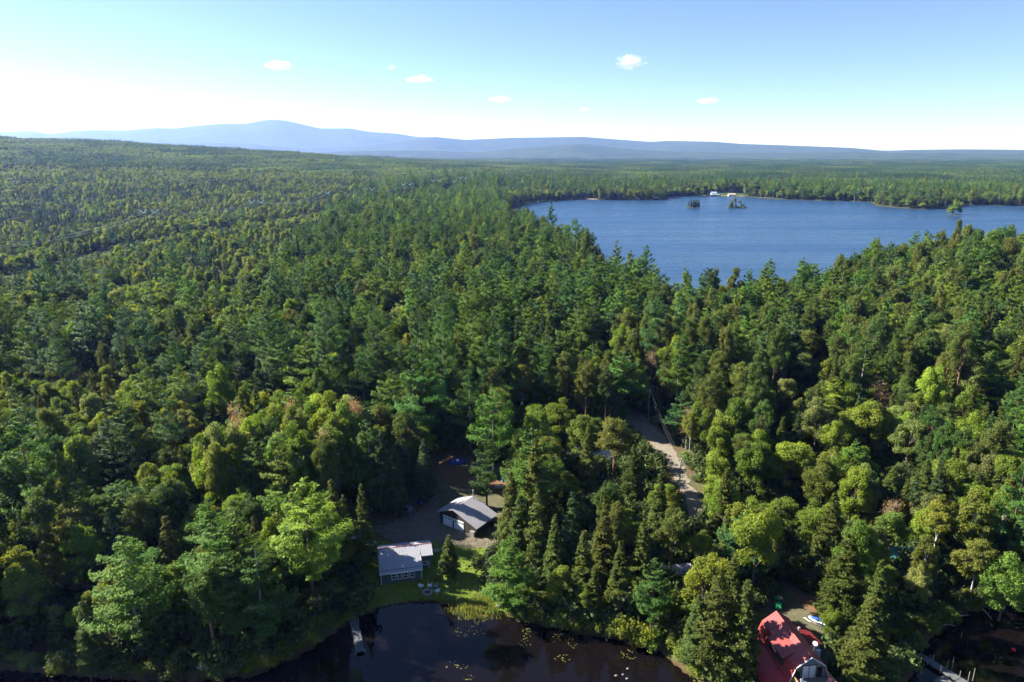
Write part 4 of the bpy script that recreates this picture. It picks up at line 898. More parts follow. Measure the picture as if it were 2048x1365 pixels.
vp = MB(); vp.tube([(hw + .9, 9.6, 2.1), (hw + .9, 9.6, 3.1)], .12, 8); vp.tube([(hw + .9, 9.6, 3.05), (hw + .9, 9.6, 3.3)], [.24, .16], 8); vp.build('chimney', M['metal'], hs)
vp = MB(); vp.tube([(hw - .8, 9.4, 2.2), (hw - .8, 9.4, 3.9)], .04, 6); vp.build('vent_pipe', M['metal'], hs)
# dish on its mast
ds = empty('satellite_dish', (43.3, 82.6, rg + 3.4), .2); tag(ds, "white round satellite dish on a thin mast beside the red roof", "satellite dish")
MB().tube([(0, 0, 0), (0, 0, 2.6)], .04, 6).build('mast', M['metal'], ds)
dd = MB(); 
for rr0, rr1, z0, z1 in ((.0, .25, 0, .02), (.25, .48, .02, .08)):
    for j in range(16):
        t0, t1 = j * math.pi / 8, (j + 1) * math.pi / 8
        dd.poly([(rr0 * math.cos(t0), rr0 * math.sin(t0), z0), (rr1 * math.cos(t0), rr1 * math.sin(t0), z1), (rr1 * math.cos(t1), rr1 * math.sin(t1), z1), (rr0 * math.cos(t1), rr0 * math.sin(t1), z0)] if rr0 else [(0, 0, 0), (rr1 * math.cos(t0), rr1 * math.sin(t0), z1), (rr1 * math.cos(t1), rr1 * math.sin(t1), z1)])
do = dd.build('reflector', M['white'], ds); do.scale = (.75, .75, .75); do.location = (0, -.05, 2.65); do.rotation_euler = (.45, -.2, 0)
# deck chairs
def lounge(name, loc, rz, label, m, cat='deck chair', group=None):
    t = empty(name, loc, rz); tag(t, label, cat, group)
    MB().hexa([(-.27, -.3, .34), (.27, -.3, .34), (.27, .25, .30), (-.27, .25, .30), (-.27, -.3, .38), (.27, -.3, .38), (.27, .25, .34), (-.27, .25, .34)]).build('seat', m, t)
    MB().hexa([(-.27, .25, .32), (.27, .25, .32), (.27, .29, .30), (-.27, .29, .30), (-.25, .48, .95), (.25, .48, .95), (.25, .52, .93), (-.25, .52, .93)]).build('backrest', m, t)
    for sx in (-1, 1):
        MB().box(sx * .33 - .05, sx * .33 + .05, -.32, .34, .55, .59).build('armrest', m, t)
        for y0 in (-.27, .28): MB().box(sx * .31 - .03, sx * .31 + .03, y0 - .03, y0 + .03, 0, .55).build('leg', m, t)
    return t
lounge('chair', (44.0, 78.6, rg + 2.42), -.6, "pink chair at the right end of the wooden deck", M['pink'], 'chair')
lounge('chair', (40.4, 78.4, rg + 2.42), .5, "white chair at the left end of the wooden deck", M['white'], 'chair')

# ------------------------------------------------------------------ lawn furniture
def at(u, v, z=None):
    p = P(u, v, 1.3 if z is None else z); g = gz(p[0], p[1]); p = P(u, v, g) if z is None else p; g = gz(p[0], p[1]); return (float(p[0]), float(p[1]), g + .04)
lounge('lawn_chair', at(842, 1177), 2.6, "white plastic lawn chair at the left of the fire ring", M['white'], 'lawn chair', 'white chairs round the fire ring')
lounge('lawn_chair', at(860, 1176), 3.2, "white plastic lawn chair behind the fire ring", M['white'], 'lawn chair', 'white chairs round the fire ring')
lounge('lawn_chair', at(872, 1177), -1.8, "dark folding lawn chair right behind the fire ring", M['dark_steel'], 'lawn chair')
lounge('lawn_chair', at(875, 1187), -2.3, "low white lawn chair at the right of the fire ring", M['white'], 'lawn chair', 'white chairs round the fire ring')
fx0, fy0, fz0 = at(855, 1188); fp_ = empty('fire_ring', (fx0, fy0, fz0)); tag(fp_, "round fire ring of pale stones on the lawn by the pond", "fire ring")
for j in range(9):
    a = j * 2 * math.pi / 9; MB().blob((.75 * math.cos(a), .75 * math.sin(a), .16), (.26, .22, .24), j).build('stone', M['stone'], fp_, True)
MB().tube([(0, 0, -.05), (0, 0, .05)], .55, 14).build('ash_bed', M['black'], fp_)
def rock(u, v, r, seed, label, m=M['stone']):
    x, y, z = at(u, v); mb = MB(); mb.blob((0, 0, r[2] * .35), r, seed, 14, 9, .16); o = mb.build('boulder', m, None, True); o.location = (x, y, z); tag(o, label, 'boulder'); return o
rock(871, 1103.5, (.75, .4, .35), 3, "long pale boulder on the grass right of the cabin roof end")
rock(889, 1100, (.7, .35, .2), 4, "flat grey boulder at the driveway edge above the small lawn tree")
rock(972, 1185, (.45, .4, .4), 5, "small white boulder on the right part of the lawn")
rock(999, 1211, (.6, .8, .7), 6, "large pale boulder standing at the pond shore under the pine")
rock(944, 935, (.55, .5, .45), 7, "round white boulder on the needle floor behind the garage")
rock(1000, 977, (1.2, .8, .7), 8, "big dark boulder right behind the garage")
rock(404, 1335, (1.0, .7, .7), 9, "pale boulder under the pines at the left pond shore")
for j, (u, v, l) in enumerate([(1255, 1338, 1), (1232, 1352, 1), (1246, 1350, 1), (1254, 1358, 1)]):
    mb = MB(); mb.blob((0, 0, .03), (.2, .16, .12), 20 + j); o = mb.build('pebble', M['stone'], None, True); p = P(u, v, 0); o.location = (p[0], p[1], 0); tag(o, ["topmost", "leftmost", "middle", "lowest"][j] + " of four white stones just breaking the pond surface", 'stone', 'white stones in the pond')

# docks
def dock(name, pts, wdt, z, label, sections=4, posts=True):
    (x0, y0), (x1, y1) = pts; L = math.hypot(x1 - x0, y1 - y0); t = empty(name, (x0, y0, 0), math.atan2(y1 - y0, x1 - x0)); tag(t, label, 'dock')
    for s_ in range(sections):
        a, b_ = L * s_ / sections + .02, L * (s_ + 1) / sections - .03; mb = MB(); x = a
        while x < b_ - .1: mb.box(x, x + .13, -wdt / 2, wdt / 2, z - .04, z); x += .145
        mb.box(a, b_, -wdt / 2 - .03, -wdt / 2, z - .16, z + .01); mb.box(a, b_, wdt / 2, wdt / 2 + .03, z - .16, z + .01); mb.box(a, a + .05, -wdt / 2, wdt / 2, z, z + .03)
        mb.build('deck_section', M['dockwood'], t)
        if posts:
            for sy in (-1, 1): MB().tube([(b_ - .2, sy * (wdt / 2 + .08), -1.2), (b_ - .2, sy * (wdt / 2 + .08), z + .25 + .7 * ((s_ + (sy > 0)) % 2))], .04, 6).build('post', M['metal'], t)
    return t
dock('dock', [tuple(P(706, 1232, .4)[:2]), tuple(P(721, 1305, .4)[:2])], 1.15, .4, "narrow grey plank dock running into the pond below the cabin")
dock('dock', [tuple(P(1838, 1309, .5)[:2]), tuple(P(1945, 1376, .5)[:2])], 1.3, .5, "long grey jetty with metal posts in the lower right corner", 4)
fl = dock('float', [tuple(P(1877, 1356, .3)[:2]), tuple(P(1915, 1384, .3)[:2])], 2.2, .3, "low mossy swim float moored beside the long jetty", 1, False); fl['category'] = 'float'
for j, (u, v, h) in enumerate([(1903, 1341, 2.4), (1894, 1338, 1.6), (1936, 1362, 1.6), (1945, 1362, 2.2)]):
    p = P(u, v, 0); o = MB().tube([(0, 0, -1.5), (0, 0, h)], .05, 6).build('mooring_post', M['wood'], None); o.location = (p[0], p[1], 0)
    tag(o, ["tall mooring post behind the jetty, second from left", "short mooring post behind the jetty, leftmost", "short mooring post near the bottom edge by the jetty", "tall mooring post farthest right by the jetty"][j], 'post', 'mooring posts along the jetty')
for j, (u, v, h) in enumerate([(66, 1340, 1.4), (182, 1360, 2.2)]):
    p = P(u, v, .2); mb = MB().tube([(0, 0, -1), (0, 0, h)], .05, 6)
    if j == 0: mb.tube([(-.1, 0, .15), (.5, 0, .15)], .04, 5)
    o = mb.build('shore_post', M['wood'], None); o.location = (p[0], p[1], 0); tag(o, ["thin grey post with a foot bar at the bottom left shore", "tall weathered post standing in the bottom left shallows"][j], 'post')

# buoy, fallen logs, lily pads, reeds
p = P(2027, 1300, .1); mb = MB(); mb.blob((0, 0, .1), (.3, .3, .28), 1, 12, 8, 0); bo = mb.build('buoy', M['buoy'], None, True); bo.location = (p[0], p[1], .02); tag(bo, "red round buoy floating at the right edge of the water", "buoy")
logs = [((1889, 1303 - 66), (1912, 1250 - 20), 'short'), ((1912, 1237), (1938, 1228), 'leaning'), ((1964, 1220), (1984, 1236), 'bright'), ((1930, 1210), (1968, 1215), 'long'), ((1928, 1216), (1942, 1221), 'thin'),
        ((1970, 1207), (2010, 1212), 'straight'), ((1990, 1205), (2004, 1209), 'stubby'), ((1902, 1228), (1905, 1250), 'upright'), ((1888, 1252), (1912, 1250), 'forked'), ((1914, 1226), (1922, 1224), 'stub')]
ll = ["short log left of the fallen branches at the right inlet shore", "pale log pointing left into the right inlet", "brightest straight log slanting down right into the dark inlet", "long log lying along the right inlet bank", "thin stick just below the long bank log",
      "straight log high on the bank near the right edge", "stubby log uppermost on the right inlet bank", "sloping grey branch at the left end of the log jam", "forked branch lying level at the lowest end of the log jam", "little stub of wood above the pale left-pointing log"]
for j, ((u0, v0), (u1, v1), _) in enumerate(logs):
    a, b_ = P(u0, v0, .2), P(u1, v1, .2); c = (a + b_) / 2; r0 = .11 if j in (1, 2, 3) else .07
    mb = MB(); mb.tube([tuple(a - c + [0, 0, .25]), tuple((a - c) * .3 + [0, .08, .2]), tuple(b_ - c + [0, 0, -.12])], [r0, r0 * .9, r0 * .5], 6)
    for q in (.3, .6): e = a - c + (b_ - a) * q; mb.tube([tuple(e + [0, 0, .15]), tuple(e + [.35, .3 * (-1) ** j, .5])], [.03, .012], 4)
    o = mb.build('fallen_log', M['greybark'], None); o.location = (c[0], c[1], .12); tag(o, ll[j], 'log', 'fallen logs along the right inlet')
lil = [(938, 1263, 2.6, 1.0, 50, 'wide pale lily-pad patch in the middle of the pond'), (953, 1246, .6, .5, 10, 'small lily-pad patch just off the reeds'), (925, 1236, 1.0, .5, 14, 'lily pads touching the reed edge'),
       (1056, 1266, 1.3, .7, 26, 'yellow-green lily-pad patch near the brown reflection'), (1050, 1286, 1.0, .8, 16, 'loose lily-pad patch below another one in the pond centre'), (1113, 1269, 1.3, 1.4, 34, 'dense bright lily-pad patch off the right bank'), (1143, 1282, 1.2, 1.2, 30, 'bright lily-pad patch lower right of the densest one'),
       (1176, 1276, .7, .4, 10, 'tiny lily-pad patch nearest the right bank'), (1124, 1316, 1.3, .6, 22, 'level lily-pad patch in open water on the right'), (1256, 1310, 1.2, .8, 26, 'rightmost lily-pad patch in the pond'),
       (905, 1331, 1.0, .7, 16, 'dull sunken lily-pad patch at the lower middle'), (930, 1335, .8, .4, 8, 'faint strip of lily pads right of the sunken patch'), (937, 1355, .8, .5, 12, 'lowest dull lily-pad patch in the pond'), (950, 1239, 3.2, .5, 22, 'scattered lily pads along the reed bank'),
       (1990, 1310, 1.1, 1.0, 24, 'lily pads in the dark right inlet'), (2032, 1250, 1.4, .8, 20, 'pale weeds floating at the right edge of the inlet')]
gl = np.random.default_rng(5)
for u, v, a, b_, n, lb in lil:
    p = P(u, v, .01); mb = MB()
    for j in range(int(n * .8)):
        t = gl.uniform(0, 6.28); q = math.sqrt(gl.random()); cx0, cy0 = a * q * math.cos(t), b_ * 1.5 * q * math.sin(t); r0 = gl.uniform(.05, .12); th = gl.uniform(0, 6.28)
        tl = gl.uniform(-.06, .06)
        mb.poly([(cx0 + r0 * math.cos(th + s_ * .8), cy0 + r0 * math.sin(th + s_ * .8), .012 + tl * r0 * math.cos(s_ * .8) + j * .0003) for s_ in range(8)])
    o = mb.build('lily_patch', M['lily'], None); o.location = (p[0], p[1], .004); tag(o, lb, 'lily pads', 'floating lily-pad patches')
# reeds at the lawn's edge
gr_ = np.random.default_rng(9); C = []
for (u, v), n, ru, rv in (((950, 1222), 1700, 52, 16), ((905, 1205), 250, 25, 5), ((1050, 1232), 250, 25, 10), ((965, 1205), 500, 40, 12), ((860, 1200), 120, 35, 4)):
    for j in range(n):
        uu, vv = u + gr_.normal(0, .5) * ru, v + gr_.normal(0, .5) * rv; p = P(uu, vv, .1); C.append((p[0], p[1], 0))
C = np.array(C); dC = sdist(C[:, 0], C[:, 1]); C = C[dC > -1.8]; C[:, 2] = np.maximum(height(C[:, 0], C[:, 1]), -.1)
n = len(C); hgt = gr_.uniform(.25, .8, n); lean_ = gr_.normal(0, .16, (n, 2)); th = gr_.uniform(0, np.pi, n); wv = np.stack([np.cos(th), np.sin(th), np.zeros(n)], 1) * .045
top = C + np.stack([lean_[:, 0] * hgt, lean_[:, 1] * hgt, hgt], 1)
V = np.stack([C - wv, C + wv, top + wv * .3, top - wv * .3], 1).reshape(-1, 3)
me = npmesh("reeds", V, np.arange(4 * n).reshape(n, 4), M['leaf'], [("lv", 'FACE', gr_.random(n))]); o = bpy.data.objects.new("reeds", me); COL.objects.link(o); o.color = (.17, .19, .045, 1); tag(o, kind='stuff')
# weeds and grass tufts at yard and road edges
C = []
for poly, n in (([(745, 1080), (870, 1078), (1010, 1085), (1040, 1120), (1010, 1170), (990, 1220), (900, 1200), (745, 1215), (700, 1230), (700, 1120)], 9000), ([(1245, 830), (1400, 960), (1440, 1080), (1425, 1090), (1380, 960), (1330, 890)], 900), ([(1400, 900), (1430, 980), (1415, 985), (1385, 930)], 300), ([(860, 930), (1030, 950), (1030, 1030), (960, 960)], 900)):
    us = [q[0] for q in poly]; vs = [q[1] for q in poly]; uu = gr_.uniform(min(us), max(us), n); vv = gr_.uniform(min(vs), max(vs), n); m = inpoly(uu, vv, poly)
    for a, b_ in zip(uu[m], vv[m]): p = P(a, b_, 1.3); C.append((p[0], p[1]))
C = np.array(C); C = C[sdist(C[:, 0], C[:, 1]) > .1]; n = len(C); C = np.column_stack([C, height(C[:, 0], C[:, 1]) + .04]); hgt = gr_.uniform(.05, .16, n); th = gr_.uniform(0, np.pi, n); wv = np.stack([np.cos(th), np.sin(th), np.zeros(n)], 1) * gr_.uniform(.05, .14, (n, 1))
top = C + np.stack([gr_.normal(0, .06, n), gr_.normal(0, .06, n), hgt], 1); V = np.stack([C - wv, C + wv, top + wv * .6, top - wv * .6], 1).reshape(-1, 3)
me = npmesh("grass_tufts", V, np.arange(4 * n).reshape(n, 4), M['leaf'], [("lv", 'FACE', gr_.random(n))]); o = bpy.data.objects.new("grass_tufts", me); COL.objects.link(o); o.color = (.115, .155, .02, 1); tag(o, kind='stuff')

# tarp-covered pile, junk, barrel, vehicles
x, y, z = at(915, 918, 3.0); tp = empty('tarp_pile', (x, y, gz(x, y)), .15); tag(tp, "blue tarp draped over a long woodpile at the forest edge behind the garage", "tarp")
mb = MB(); NX, NY = 14, 7
for i in range(NX):
    for j in range(NY):
        def tv(i, j):
            a, b_ = i / NX * 2 - 1, j / NY * 2 - 1; h = 1.15 * (1 - abs(b_) ** 2.5) * (1 - abs(a) ** 6 * .7) + .12 * math.sin(7 * a + 2 * b_) + .06 * math.sin(17 * a)
            return (a * 2.3, b_ * .9, max(h, .03))
        mb.quad(tv(i, j), tv(i + 1, j), tv(i + 1, j + 1), tv(i, j + 1))
mb.build('tarp', M['blue_tarp'], tp, True)
lg = MB()
for j in range(7): lg.tube([(-2.35 + .02 * j, -.7 + j * .2, .12 + .12 * (j % 2)), (2.35, -.7 + j * .2, .12 + .12 * (j % 2))], .1, 6)
lg.build('firewood', M['wood'], tp)
x, y, z = at(1010, 963); pl = MB(); n_ = 18
for r0, r1, z0, z1 in ((0, .75, .06, .08), (.75, .95, .08, .3), (.95, 1.02, .3, .26)):
    for j in range(n_):
        t0, t1 = j * 2 * math.pi / n_, (j + 1) * 2 * math.pi / n_
        q = [(r1 * math.cos(t0), r1 * math.sin(t0), z1), (r1 * math.cos(t1), r1 * math.sin(t1), z1)]
        pl.poly(([(0, 0, z0)] if r0 == 0 else [(r0 * math.cos(t1), r0 * math.sin(t1), z0), (r0 * math.cos(t0), r0 * math.sin(t0), z0)]) + q)
o = pl.build('paddling_pool', M['cyan'], None); o.location = (x, y, z); o.scale = (.95, .7, 1); tag(o, "light blue plastic paddling pool on the ground at the edge of the yard", "pool")
x, y, z = at(958, 950); bp_ = empty('brush_pile', (x, y, z)); tag(bp_, "tangled heap of pale branches and scrap behind the garage", "brush pile"); gj = random.Random(4); mb = MB()
for j in range(34):
    a = gj.uniform(0, 6.28); c0 = (gj.gauss(0, 1.1), gj.gauss(0, .5), gj.uniform(0, .5)); L0 = gj.uniform(.6, 1.6); mb.tube([c0, (c0[0] + L0 * math.cos(a), c0[1] + L0 * .6 * math.sin(a), c0[2] + gj.uniform(-.2, .4))], [.06, .03], 5)
mb.build('branches', M['greybark'], bp_); mb = MB(); mb.blob((-1.4, -.3, .3), (.9, .6, .5), 33); mb.build('dark_heap', M['black'], bp_, True)
x, y, z = at(1270, 876); br = empty('barrel', (x, y, z)); tag(br, "rusty red barrel standing beside the gravel road", "barrel")
mb = MB(); mb.tube([(0, 0, 0), (0, 0, .3), (0, 0, .34), (0, 0, .38), (0, 0, .7), (0, 0, .74), (0, 0, .78), (0, 0, 1.15)], [.42, .42, .45, .42, .42, .45, .42, .42], 14, False); mb.tube([(0, 0, .0), (0, 0, .02)], .4, 14); mb.build('drum', M['rust'], br); MB().tube([(0, 0, 1.08), (0, 0, 1.11)], .41, 14).build('lid', mat('pale_rust', (.5, .2, .14), .7, .2, nscale=4, namt=.3), br)
def wheel(parent, x, y, r, w_, m=M['black']):
    mb = MB(); mb.tube([(x - w_ / 2, y, r), (x - w_ * .3, y, r), (x + w_ * .3, y, r), (x + w_ / 2, y, r)], [r * .82, r, r, r * .82], 14); o = mb.build('wheel', m, parent)
    MB().tube([(x - w_ / 2 - .02, y, r), (x + w_ / 2 + .02, y, r)], r * .45, 10).build('rim', M['metal'], o)
# green off-road buggy
x, y, z = at(1556, 1212); av = empty('off_road_buggy', (x, y, z), -.35); tag(av, "green off-road buggy with black roof parked in the dirt yard behind the red house", "buggy")
mb = MB(); mb.hexa([(-.55, -1.45, .35), (.55, -1.45, .35), (.6, 1.0, .35), (-.6, 1.0, .35), (-.42, -1.4, .72), (.42, -1.4, .72), (.58, .2, .78), (-.58, .2, .78)]); mb.box(-.6, .6, .25, 1.35, .5, .85); mb.build('body', M['green'], av)
mb = MB(); mb.hexa([(-.45, -1.3, .73), (.45, -1.3, .73), (.55, -.45, .8), (-.55, -.45, .8), (-.35, -1.25, .82), (.35, -1.25, .82), (.45, -.5, .98), (-.45, -.5, .98)]); mb.build('hood', M['green'], av)
mb = MB()
for sx in (-1, 1): mb.tube([(sx * .55, -.5, .8), (sx * .5, -.2, 1.62), (sx * .5, .55, 1.62), (sx * .55, .85, .8)], .035, 6)
mb.build('roll_cage', M['black'], av); MB().box(-.52, .52, -.2, .58, 1.63, 1.69).build('canopy', M['black'], av)
for sx in (-.3, .3): MB().box(sx - .22, sx + .22, -.1, .3, .8, .95).build('seat', M['black'], av); MB().tube([(sx, -1.46, .62), (sx, -1.40, .62)], .08, 8).build('headlight', M['white'], av)
for sx in (-1, 1):
    for yy in (-1.05, .95): wheel(av, sx * .68, yy, .33, .28)
# personal watercraft on a trailer
x, y, z = at(1637, 1252); bt = empty('jet_ski_trailer', (x, y, z), .9); tag(bt, "blue and white jet ski on a low trailer right of the red house", "trailer")
mb = MB(); mb.box(-.5, -.44, -1.6, 1.2, .38, .45); mb.box(.44, .5, -1.6, 1.2, .38, .45); mb.box(-.5, .5, -1.2, -1.1, .38, .45); mb.box(-.5, .5, .7, .8, .38, .45); mb.tube([(-.47, 1.2, .42), (0, 2.3, .42)], .04, 6); mb.tube([(.47, 1.2, .42), (0, 2.3, .42)], .04, 6); mb.build('frame', M['metal'], bt)
for sx in (-1, 1): wheel(bt, sx * .72, -.5, .27, .16)
js = empty('jet_ski', (x, y, z + .45), .9); tag(js, "long blue and white jet ski resting on the low trailer", "jet ski")
st = [(-1.5, .42, .1), (-.8, .55, .06), (.2, .55, .05), (1.0, .42, .10), (1.6, .08, .32)]; mb = MB()
for (y0, w0, z0), (y1, w1, z1) in zip(st[:-1], st[1:]): mb.hexa([(-w0 * .6, y0, z0), (w0 * .6, y0, z0), (w1 * .6, y1, z1), (-w1 * .6, y1, z1), (-w0, y0, z0 + .42), (w0, y0, z0 + .42), (w1, y1, z1 + .38), (-w1, y1, z1 + .38)])
mb.build('hull', M['boatwhite'], js)
mb = MB(); mb.hexa([(-.35, .1, .46), (.35, .1, .46), (.08, 1.5, .6), (-.08, 1.5, .6), (-.22, .15, .85), (.22, .15, .85), (.05, 1.1, .74), (-.05, 1.1, .74)]); mb.build('cowling', M['boatblue'], js)
mb = MB(); mb.hexa([(-.2, -1.3, .5), (.2, -1.3, .5), (.2, .1, .5), (-.2, .1, .5), (-.15, -1.25, .82), (.15, -1.25, .82), (.14, .05, .76), (-.14, .05, .76)]); mb.build('seat', M['boatblue'], js)
MB().tube([(-.36, .2, .95), (0, .28, .92), (.36, .2, .95)], .03, 6).build('handlebar', M['black'], js)
# camp buildings half hidden by trees
def simple_cabin(name, p, rz, W, D, eh, rh, label, cat, roofm, wallm, sp=.45):
    g = gz(p[0], p[1]); t = empty(name, (p[0], p[1], g), rz); tag(t, label, cat)
    w = MB(); w.prism([(-D / 2, -.8), (D / 2, -.8), (D / 2, eh), (0, rh - .1), (-D / 2, eh)], -W / 2, W / 2); wo = w.build('wall', wallm, t); wo.rotation_euler = (0, 0, R(90))
    rf = MB()
    for s in (-1, 1):
        a, b_, c, d = (-W / 2 - .3, -D / 2 - .35, eh - .1), (W / 2 + .3, -D / 2 - .35, eh - .1), (W / 2 + .3, 0, rh), (-W / 2 - .3, 0, rh)
        if s < 0: a, b_, c, d = [(-q[0], -q[1], q[2]) for q in (a, b_, c, d)]
        rf.slab(a, b_, c, d, .07); seams(rf, a, b_, c, d, sp)
    rf.build('roof', roofm, t)
    for xx in (-W * .28, W * .12): window(t, xx, -D / 2, .9, .9, .9)
    MB().box(W * .32, W * .32 + .85, -D / 2 - .05, -D / 2, .0, 1.95).build('door', M['white'], t); return t
simple_cabin('camp_trailer', (19.0, 152.6), .05, 12.5, 4.2, 2.5, 3.1, "long trailer home with pale blue-grey roof half hidden by spruces left of the road", "trailer home", M['garage_roof'], M['grey_wall'])
simple_cabin('small_shed', tuple(P(1194, 950, 3.2)[:2]), -.2, 2.6, 2.2, 1.9, 2.5, "tiny white-roofed shed glimpsed among the spruces below the trailer home", "shed", M['white'], M['wood'])
simple_cabin('red_cabin', tuple(P(1340, 1172, 3.0)[:2]), -.12, 6.2, 4.0, 2.1, 3.0, "small cabin with dark red roof hidden in the trees near the pond", "cabin", mat('dull_red_roof', (.16, .02, .02), .6, .3, nscale=.8, namt=.3), mat('red_wall', (.08, .01, .01), .8, .2, nscale=2, namt=.3))
simple_cabin('grey_roofed_hut', tuple(P(1350, 1142, 3.5)[:2]), .1, 5.0, 3.4, 2.3, 3.4, "hut with shaded blue-grey roof behind the hidden red cabin", "hut", M['dark_steel'], M['dark_wall'])
simple_cabin('teal_roofed_cabin', tuple(P(1806, 1112, 4.0)[:2]), 0.0, 6.0, 6.0, 2.6, 4.4, "cabin with plain teal roof showing through the trees at the right", "cabin", M['teal'], M['dark_wall'])
# parked cars in the shade left of the garage
def car(p, rz, label, m, cat='car'):
    g = gz(p[0], p[1]) + .05; t = empty('parked_car', (p[0], p[1], g), rz); tag(t, label, cat)
    mb = MB(); mb.prism([(-2.1, .35), (2.1, .35), (2.15, .75), (1.9, .92), (.95, .98), (-1.5, 1.0), (-2.1, .9)], -.85, .85); mb.build('body', m, t)
    mb = MB(); mb.hexa([(-1.5, -.8, 1.0), (.95, -.8, .98), (.95, .8, .98), (-1.5, .8, 1.0), (-1.1, -.62, 1.48), (.3, -.62, 1.48), (.3, .62, 1.48), (-1.1, .62, 1.48)]); mb.build('windows', M['glass'], t)
    MB().box(-1.08, .28, -.6, .6, 1.48, 1.51).build('roof', m, t)
    for sx in (-1.35, 1.3):
        for sy in (-.8, .8): mb = MB(); mb.tube([(sx, sy - .1, .33), (sx, sy + .1, .33)], .33, 14); mb.build('wheel', M['black'], t)
    for sy in (-.6, .6): MB().box(2.12, 2.17, sy - .15, sy + .15, .62, .76).build('headlight', M['white'], t)
car(tuple(P(811, 1015, 2.4)[:2]), 2.6, "dark car parked in deep shade under the spruces left of the garage", mat('dark_car_paint', (.08, .09, .11), .3, .5))
x, y, z = at(840, 1008); o = MB().blob((0, 0, .35), (.7, .5, .4), 12).build('covered_bundle', M['blue_tarp'], None, True); o.location = (x, y, z); tag(o, "small blue-covered bundle in the shade left of the garage", "covered bundle")

# ------------------------------------------------------------------ poles and wires
def pole(u0, v0, z0, h, label, arm=False, can=False):
    p = P(u0, v0, z0); g = gz(p[0], p[1]); p = P(u0, v0, g); t = empty('utility_pole', (p[0], p[1], g)); tag(t, label, 'utility pole', 'wooden poles along the gravel road')
    MB().tube([(0, 0, -.5), (0, 0, h)], [.16, .11], 8).build('post', M['greybark'], t)
    if arm: MB().box(-.9, .9, -.06, .06, h - .6, h - .48).build('crossarm', M['wood'], t)
    mb = MB(); mb.tube([(0, -.05, h), (0, -.05, h + .22)], [.07, .04], 6)
    if arm: mb.tube([(-.8, 0, h - .48), (-.8, 0, h - .3)], [.06, .04], 6); mb.tube([(.8, 0, h - .48), (.8, 0, h - .3)], [.06, .04], 6)
    mb.build('insulator', M['insul'], t)
    if can: mb = MB(); mb.tube([(.32, -.1, h - 1.7), (.32, -.1, h - .95)], .2, 10); mb.build('transformer', M['metal'], t)
    return (p[0], p[1], g + h)
t1 = pole(1357, 997, 2.2, 9.5, "wooden utility pole with grey transformer beside the gravel road", False, True)
t2 = pole(1296, 843, 3, 9.5, "slim wooden utility pole where the gravel road bends away", True)
t3 = pole(1440, 1130, 1.8, 9.0, "short utility pole mostly hidden in trees down the road")
t0 = pole(1345, 700, 4, 9.5, "distant utility pole half hidden beyond the road bend")
def wire(a, b_, sag, label, group, off=(0, 0, 0), r=.018):
    a, b_, off = Vector(a), Vector(b_), Vector(off); pts = [tuple(a.lerp(b_, t) + off - Vector((0, 0, sag * 4 * t * (1 - t)))) for t in [i / 12 for i in range(13)]]
    wm = M['metal'] if r > .05 else M['wire']
    c = sum((Vector(p) for p in pts), Vector()) / 13; o = MB().tube([tuple(Vector(p) - c) for p in pts], r, 4).build('power_line', wm, None); o.location = c; tag(o, label, 'wire', group)
g1 = 'wires between the roadside poles'
wire(t2, t1, .9, "upper wire sagging over the gravel road", g1, (0, 0, .2), .014); wire(t2, t1, 1.1, "lower wire sagging over the gravel road", g1, (.25, 0, -1.3), .014); wire(t1, t3, .7, "wire running down from the transformer pole into the trees", g1, (0, 0, .1), .022); wire(t0, t2, .8, "wire beyond the road bend", g1)

# transmission line with V-string insulators
tops = []
TL = ["out of the left edge", "nearest big", "second", "third", "fourth", "fifth", "sixth", "farthest"]
def tframe():
    t = empty('transmission_tower', (0, 0, 0)); H_ = 30
    for s in (-1, 1): MB().tube([(s * 4.2, 0, -1.5), (s * 4.2, 0, H_)], [.34, .22], 8).build('pole', M['bark'], t)
    mb = MB(); mb.box(-10.5, 10.5, -.18, .18, 28.3, 28.7); mb.box(-4.6, 4.6, -.12, .12, 31.0, 31.3); mb.tube([(-4.2, 0, 28.5), (-4.2, 0, 31.1)], .12, 6); mb.tube([(4.2, 0, 28.5), (4.2, 0, 31.1)], .12, 6); mb.build('crossarm', M['bark'], t)
    mb = MB(); mb.tube([(-4.1, 0, 10), (4.1, 0, 24)], .1, 5); mb.tube([(4.1, .2, 10), (-4.1, .2, 24)], .1, 5); mb.build('brace', M['bark'], t)
    for x0 in (-4.3, 4.3):
        for s in (-1, 1):
            a, b_ = Vector((x0 + s * 3.1, -.3, 28.2)), Vector((x0 + s * .15, -.3, 25.1)); mb = MB()
            for q in range(12): c0 = a.lerp(b_, q / 12); c1 = a.lerp(b_, (q + .85) / 12); mb.tube([tuple(c0), tuple(c1)], [.46, .32], 6)
            mb.build('insulator_string', M['insul'], t)
    return t
def copy_tree(o, parent=None):
    c = o.copy(); COL.objects.link(c); c.parent = parent
    for ch_ in list(o.children): copy_tree(ch_, c)
    return c
proto = None
for i, (x, y, g) in enumerate(TOWP):
    j0, j1 = max(i - 1, 0), min(i + 1, len(TOWP) - 1); rz = math.atan2(TOWP[j1][1] - TOWP[j0][1], TOWP[j1][0] - TOWP[j0][0]) + math.pi / 2
    rz = math.pi * 0.02
    if i == 0: anchor0 = (x, y, g); continue
    t = tframe() if proto is None else copy_tree(proto)
    if proto is None: proto = t
    t.location = (x, y, g); t.rotation_euler = (0, 0, rz)
    tag(t, TL[i] + " transmission frame with white V insulators above the left woods" if i > 1 else "nearest large transmission frame with white V insulators above the left woods", 'transmission tower', 'big frames of the transmission line')
